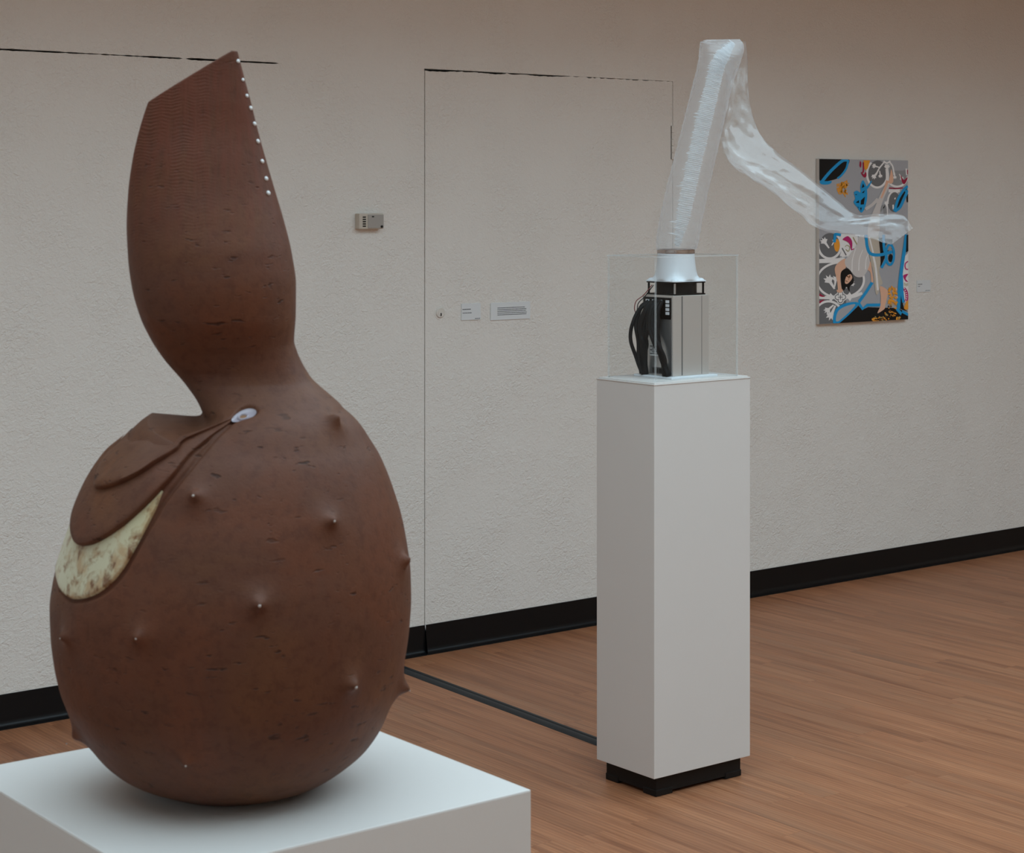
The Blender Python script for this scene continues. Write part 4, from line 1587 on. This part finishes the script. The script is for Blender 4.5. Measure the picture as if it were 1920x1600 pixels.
    for P, n_, s in nubs:
        d2 = ((pos - P) ** 2).sum(1)
        disp += s * (9.0 * np.exp(-d2 / 27.0 ** 2) + 12.0 * np.exp(-d2 / 10.5 ** 2))
    # groove beside the cream inlay, from the eye down to the belly
    def seg_dist(P, L_):
        best = np.full(len(P), 1e9)
        bt = np.zeros(len(P))
        for i in range(len(L_) - 1):
            A, B = L_[i], L_[i + 1]
            ab = B - A
            t = np.clip(((P - A) @ ab) / (ab @ ab), 0, 1)
            d = np.linalg.norm(P - (A + t[:, None] * ab), axis=1)
            m = d < best
            best[m] = d[m]
            bt[m] = (i + t[m]) / (len(L_) - 1)
        return best, bt
    near = (pos[:, 1] < 60) & (pos[:, 2] > 300) & (pos[:, 2] < 760) & (pos[:, 0] < 90)
    idx = np.where(near)[0]
    gC = hits(catmull([(436, 790), (400, 824), (352, 882), (308, 938), (284, 978), (254, 1030), (228, 1076), (196, 1108), (160, 1124), (128, 1124), (112, 1104)], 40))
    d, t = seg_dist(pos[idx], gC)
    disp[idx] -= (4.0 + 4.5 * np.sin(np.clip(t, 0, 1) * math.pi)) * np.exp(-(d / 5.0) ** 2)
    gA = hits(catmull([(440, 784), (410, 800), (370, 824), (330, 850)], 16))
    d, t = seg_dist(pos[idx], gA)
    disp[idx] -= 5.0 * np.exp(-(d / 5.0) ** 2)
    # hollow of the eye
    eyeP = hits([(456.5, 776)])[0]
    eyeN = normals(eyeP[None])[0]
    e1 = hits([(434, 789.0)])[0] - hits([(478, 764.0)])[0]
    e1 -= eyeN * (e1 @ eyeN)
    e1 /= np.linalg.norm(e1)
    e2 = np.cross(eyeN, e1)
    if e2[2] < 0:
        e2 = -e2
    rel = pos - eyeP
    ea, eb = rel @ e1, rel @ e2
    wid = 14.5 - .14 * ea
    ee = np.sqrt((ea / 28) ** 2 + (eb / np.maximum(wid, 4)) ** 2)
    m = (np.abs(rel @ eyeN) < 30) & (ee < 1.4)
    disp[m] -= 9.0 / (1 + np.exp((ee[m] - 1.0) * 18))
    pos = pos + nrm * disp[:, None]

    me = bpy.data.meshes.new('body')
    nv, nf = len(pos), len(q)
    me.vertices.add(nv)
    me.vertices.foreach_set('co', (pos * S).astype(np.float32).ravel())
    me.loops.add(nf * 4)
    me.loops.foreach_set('vertex_index', q.astype(np.int32).ravel())
    me.polygons.add(nf)
    me.polygons.foreach_set('loop_start', np.arange(0, nf * 4, 4, dtype=np.int32))
    me.polygons.foreach_set('use_smooth', np.ones(nf, dtype=bool))
    me.update(calc_edges=True)
    me.validate()
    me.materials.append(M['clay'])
    bo = bpy.data.objects.new('body', me)
    COL.objects.link(bo)
    bo.parent = root
    print('vessel verts', nv, 'faces', nf)

    # ---- overlapping folds and inlay, laid on the belly in (angle, height)
    def to_az(P):
        l, r = bl(P[:, 2]), br(P[:, 2])
        a = (r - l) / 2
        return np.stack([np.arctan2(-(P[:, 0] - (l + r) / 2) / a, -P[:, 1] / (a * .97)), P[:, 2]], 1)
    def from_az(A):
        l, r = bl(A[..., 1]), br(A[..., 1])
        a = (r - l) / 2
        return np.stack([(l + r) / 2 - a * np.sin(A[..., 0]), -a * .97 * np.cos(A[..., 0]), A[..., 1]], -1)
    def patch(name, edge, inner, prof, taper, mat, nS=110, ripple=0.0):
        Ec, Ic = catmull(edge, nS), catmull(inner, nS)
        T = [p[0] for p in prof]
        V = []
        for t, h in prof:
            A = Ec * (1 - t) + Ic * t
            P = from_az(A)
            e = 1e-3
            da = from_az(A + np.array([e, 0])) - P
            dz = from_az(A + np.array([0, .5])) - P
            n_ = np.cross(dz, da)
            n_ /= np.linalg.norm(n_, axis=1)[:, None] + 1e-9
            # outward
            cx = np.stack([(bl(A[:, 1]) + br(A[:, 1])) / 2, np.zeros(nS), A[:, 1] - 40], 1)
            flip = ((P - cx) * n_).sum(1) < 0
            n_[flip] *= -1
            s = np.linspace(0, 1, nS)
            hh = h * np.interp(s, [a for a, _ in taper], [b for _, b in taper]) if h > 0 else np.full(nS, h)
            V.append(P + n_ * hh[:, None])
        V = np.concatenate(V) * S
        Fc = []
        m = len(prof)
        for j in range(m - 1):
            for i in range(nS - 1):
                Fc.append((j * nS + i, j * nS + i + 1, (j + 1) * nS + i + 1, (j + 1) * nS + i))
        o_ = obj(name, V, Fc, mat, root, smooth=True)
        autosmooth(o_, 60)
        return o_
    def az(pts):
        return [tuple(v) for v in to_az(hits(pts))]
    def beyond(last, da, dz):
        return (last[0] + da, last[1] + dz)
    # lower fold
    eB = az([(434, 789), (398, 818), (360, 852), (330, 890), (302, 922), (270, 955), (235, 986), (200, 1010), (170, 1023), (148, 1018)])
    eB += [beyond(eB[-1], .20, 32), beyond(eB[-1], .34, 80), beyond(eB[-1], .42, 140)]
    iB = az([(434, 786), (404, 803), (372, 822), (338, 842), (305, 862), (275, 880), (248, 893), (226, 898), (208, 896), (198, 890)])
    iB += [beyond(iB[-1], .12, 10), beyond(iB[-1], .24, 30), beyond(iB[-1], .32, 60)]
    H2 = 13.0
    patch('fold', eB, iB, [(-.006, -7), (-.004, H2 * .55), (0.008, H2 * .86), (.028, H2), (.12, H2 * 1.0), (.3, H2 * .95), (.6, H2 * .8), (1.0, H2 * .5)], [(0, .05), (.15, .55), (.35, 1), (.85, 1), (1, .8)], M['clay'])
    # upper fold
    eA = az([(438, 785), (410, 800), (372, 824), (335, 848), (300, 872), (268, 893), (236, 909), (210, 918), (190, 919)])
    eA += [beyond(eA[-1], .10, 8), beyond(eA[-1], .26, 30), beyond(eA[-1], .42, 66), beyond(eA[-1], .50, 95)]
    iA = az([(438, 782), (424, 788), (402, 798), (378, 812), (355, 824), (332, 832), (312, 834), (294, 832), (280, 826)])
    iA += [beyond(iA[-1], .06, 0), beyond(iA[-1], .14, -2), beyond(iA[-1], .22, -6), beyond(iA[-1], .30, -10)]
    H1 = 19.0
    patch('fold', eA, iA, [(-.012, 2), (-.008, H1 * .62), (0.012, H1 * .88), (.045, H1), (.2, H1 * .90), (.45, H1 * .62), (.75, H1 * .30), (.97, 2.0), (1.0, -1.5), (1.02, -12), (1.02, -45)], [(0, .05), (.15, .5), (.35, .9), (.65, .95), (.80, .55), (1, .08)], M['clay'])
    # cream inlay
    eC = az([(306, 922), (296, 945), (280, 976), (262, 1010), (244, 1042), (226, 1070), (204, 1094), (178, 1112), (152, 1120), (130, 1119), (114, 1104)])
    eC += [beyond(eC[-1], .10, 10), beyond(eC[-1], .26, 22)]
    iC = az([(304, 920), (290, 936), (272, 954), (254, 970), (236, 986), (216, 1000), (196, 1011), (176, 1018), (158, 1018), (148, 1012), (142, 1004)])
    iC += [beyond(iC[-1], .12, 6), beyond(iC[-1], .28, 12)]
    inl = patch('glazed_inlay', eC, iC, [(-.03, -3), (0.0, 2.2), (.04, 3.4), (.12, 3.0), (.5, 2.4), (1.0, 2.0)], [(0, .6), (.1, 1), (1, 1)], M['cream'])
    inl['label'] = 'cream glazed inlay with rust specks'

    # ---- studs
    def stud(P, n_, r, mat, name, parent, flat=.7):
        bm = bmesh.new()
        bmesh.ops.create_uvsphere(bm, u_segments=14, v_segments=9, radius=r * S)
        o_ = bm_obj(name, bm, mat, parent, smooth=True)
        zq = Vector(n_).to_track_quat('Z', 'Y')
        o_.rotation_mode = 'QUATERNION'
        o_.rotation_quaternion = zq
        o_.scale = (1, 1, flat)
        o_.location = Vector(P) * S
        return o_
    blade = hits([(446, 115), (455, 150), (462.5, 180), (469.5, 203), (476.5, 232.5), (483, 265.5), (491, 303), (498.5, 335.5), (502.5, 362.5)])
    bn = normals(blade)
    for P, n_, r in zip(blade, bn, (4.0, 3.4, 3.8, 4.2, 4.4, 4.6, 4.4, 4.6, 4.8)):
        stud(P + n_ * 1.0, n_, r, M['pearl'], 'blade_stud', root)
    for i, (P, n_, s) in enumerate(nubs):
        if i == 1:
            continue
        stud(P + n_ * (19.6 * s) + np.array([0, 0, -2.0]), n_, (2.9, 0, 2.7, 2.2, 3.0, 1.8, 2.0, 2.9, 2.0, 1.6, 1.6)[i], M['stud'], 'nub_stud', root, .9)
    # ---- eye: glazed dish with raised ring and brown core
    V, Fc = [], []
    nA = 40
    for k, (s, dp) in enumerate(((0.98, -4.0), (.86, -6.5), (.6, -7.5), (.3, -7.8), (0.02, -8))):
        for i in range(nA):
            t = 2 * math.pi * i / nA
            ca = 27 * math.cos(t) * s
            wb = (14.5 - .14 * ca)
            P = eyeP + e1 * ca + e2 * wb * math.sin(t) * s + eyeN * dp
            V.append(P * S)
    for k in range(4):
        for i in range(nA):
            i2 = (i + 1) % nA
            Fc.append((k * nA + i, k * nA + i2, (k + 1) * nA + i2, (k + 1) * nA + i))
    eo = obj('eye', V, Fc, M['eyewhite'], root, smooth=True)
    eo['label'] = 'pale glazed teardrop eye'
    V, Fc = [], []
    cen = eyeP + e1 * 1.5 - e2 * .5
    for k, (r, dp) in enumerate(((11.0, -8), (10.5, -4.5), (9.0, -3.2), (7.2, -4.6), (6.6, -7.4))):
        for i in range(28):
            t = 2 * math.pi * i / 28
            V.append((cen + (e1 * math.cos(t) + e2 * .86 * math.sin(t)) * r + eyeN * dp) * S)
    for k in range(4):
        for i in range(28):
            i2 = (i + 1) % 28
            Fc.append((k * 28 + i, k * 28 + i2, (k + 1) * 28 + i2, (k + 1) * 28 + i))
    obj('eye_ring', V, Fc, M['eyewhite'], eo, smooth=True)
    V = [(cen + (e1 * math.cos(t) + e2 * .86 * math.sin(t)) * 6.9 + eyeN * -6.6) * S for t in np.linspace(0, 2 * math.pi, 24, endpoint=False)]
    obj('eye_core', V, [tuple(range(24))], M['eyecore'], eo)
    return root

def eval_level(X, Y, z, bl, br, nl, nr, nb, nc, zbot, tip, pA, cn):
    """signed field of the vessel on one level"""
    za = np.full(1, z)
    l, r = bl(za)[0], br(za)[0]
    a = (r - l) / 2
    f = (np.sqrt(((X - (l + r) / 2) / a) ** 2 + (Y / (a * .97)) ** 2) - 1) * a * .95
    f = np.maximum(f, max(-z, z - 735))
    pz = 690 - .100 * X + .190 * np.minimum(Y, 0) - .115 * np.maximum(Y, 0) + 1.1 * np.log1p(np.exp(np.clip((X + 46) / 6, -30, 30))) * 6
    fb = np.maximum(f, (z - pz) * .95)
    l, r, b, c = nl(za)[0], nr(za)[0], nb(za)[0], nc(za)[0]
    a = np.where(X > c, r - c, c - l)
    fn = ((np.abs((X - c) / a) ** 2.15 + np.abs(Y / b) ** 2.15) ** (1 / 2.15) - 1) * min(r - c, c - l, b) * .95
    fn = np.maximum(fn, zbot - z)
    fn = np.maximum(fn, (X - pA[0]) * cn[0] + (z - pA[1]) * cn[1])
    fn = np.maximum(fn, z - tip)
    s = np.clip((X + 26) / 70, 0, 1)
    k = 8 + 26 * s * s * (3 - 2 * s)
    h = np.maximum(k - np.abs(fb - fn), 0) / k
    return np.minimum(fb, fn) - h * h * k * .25

build_vessel()
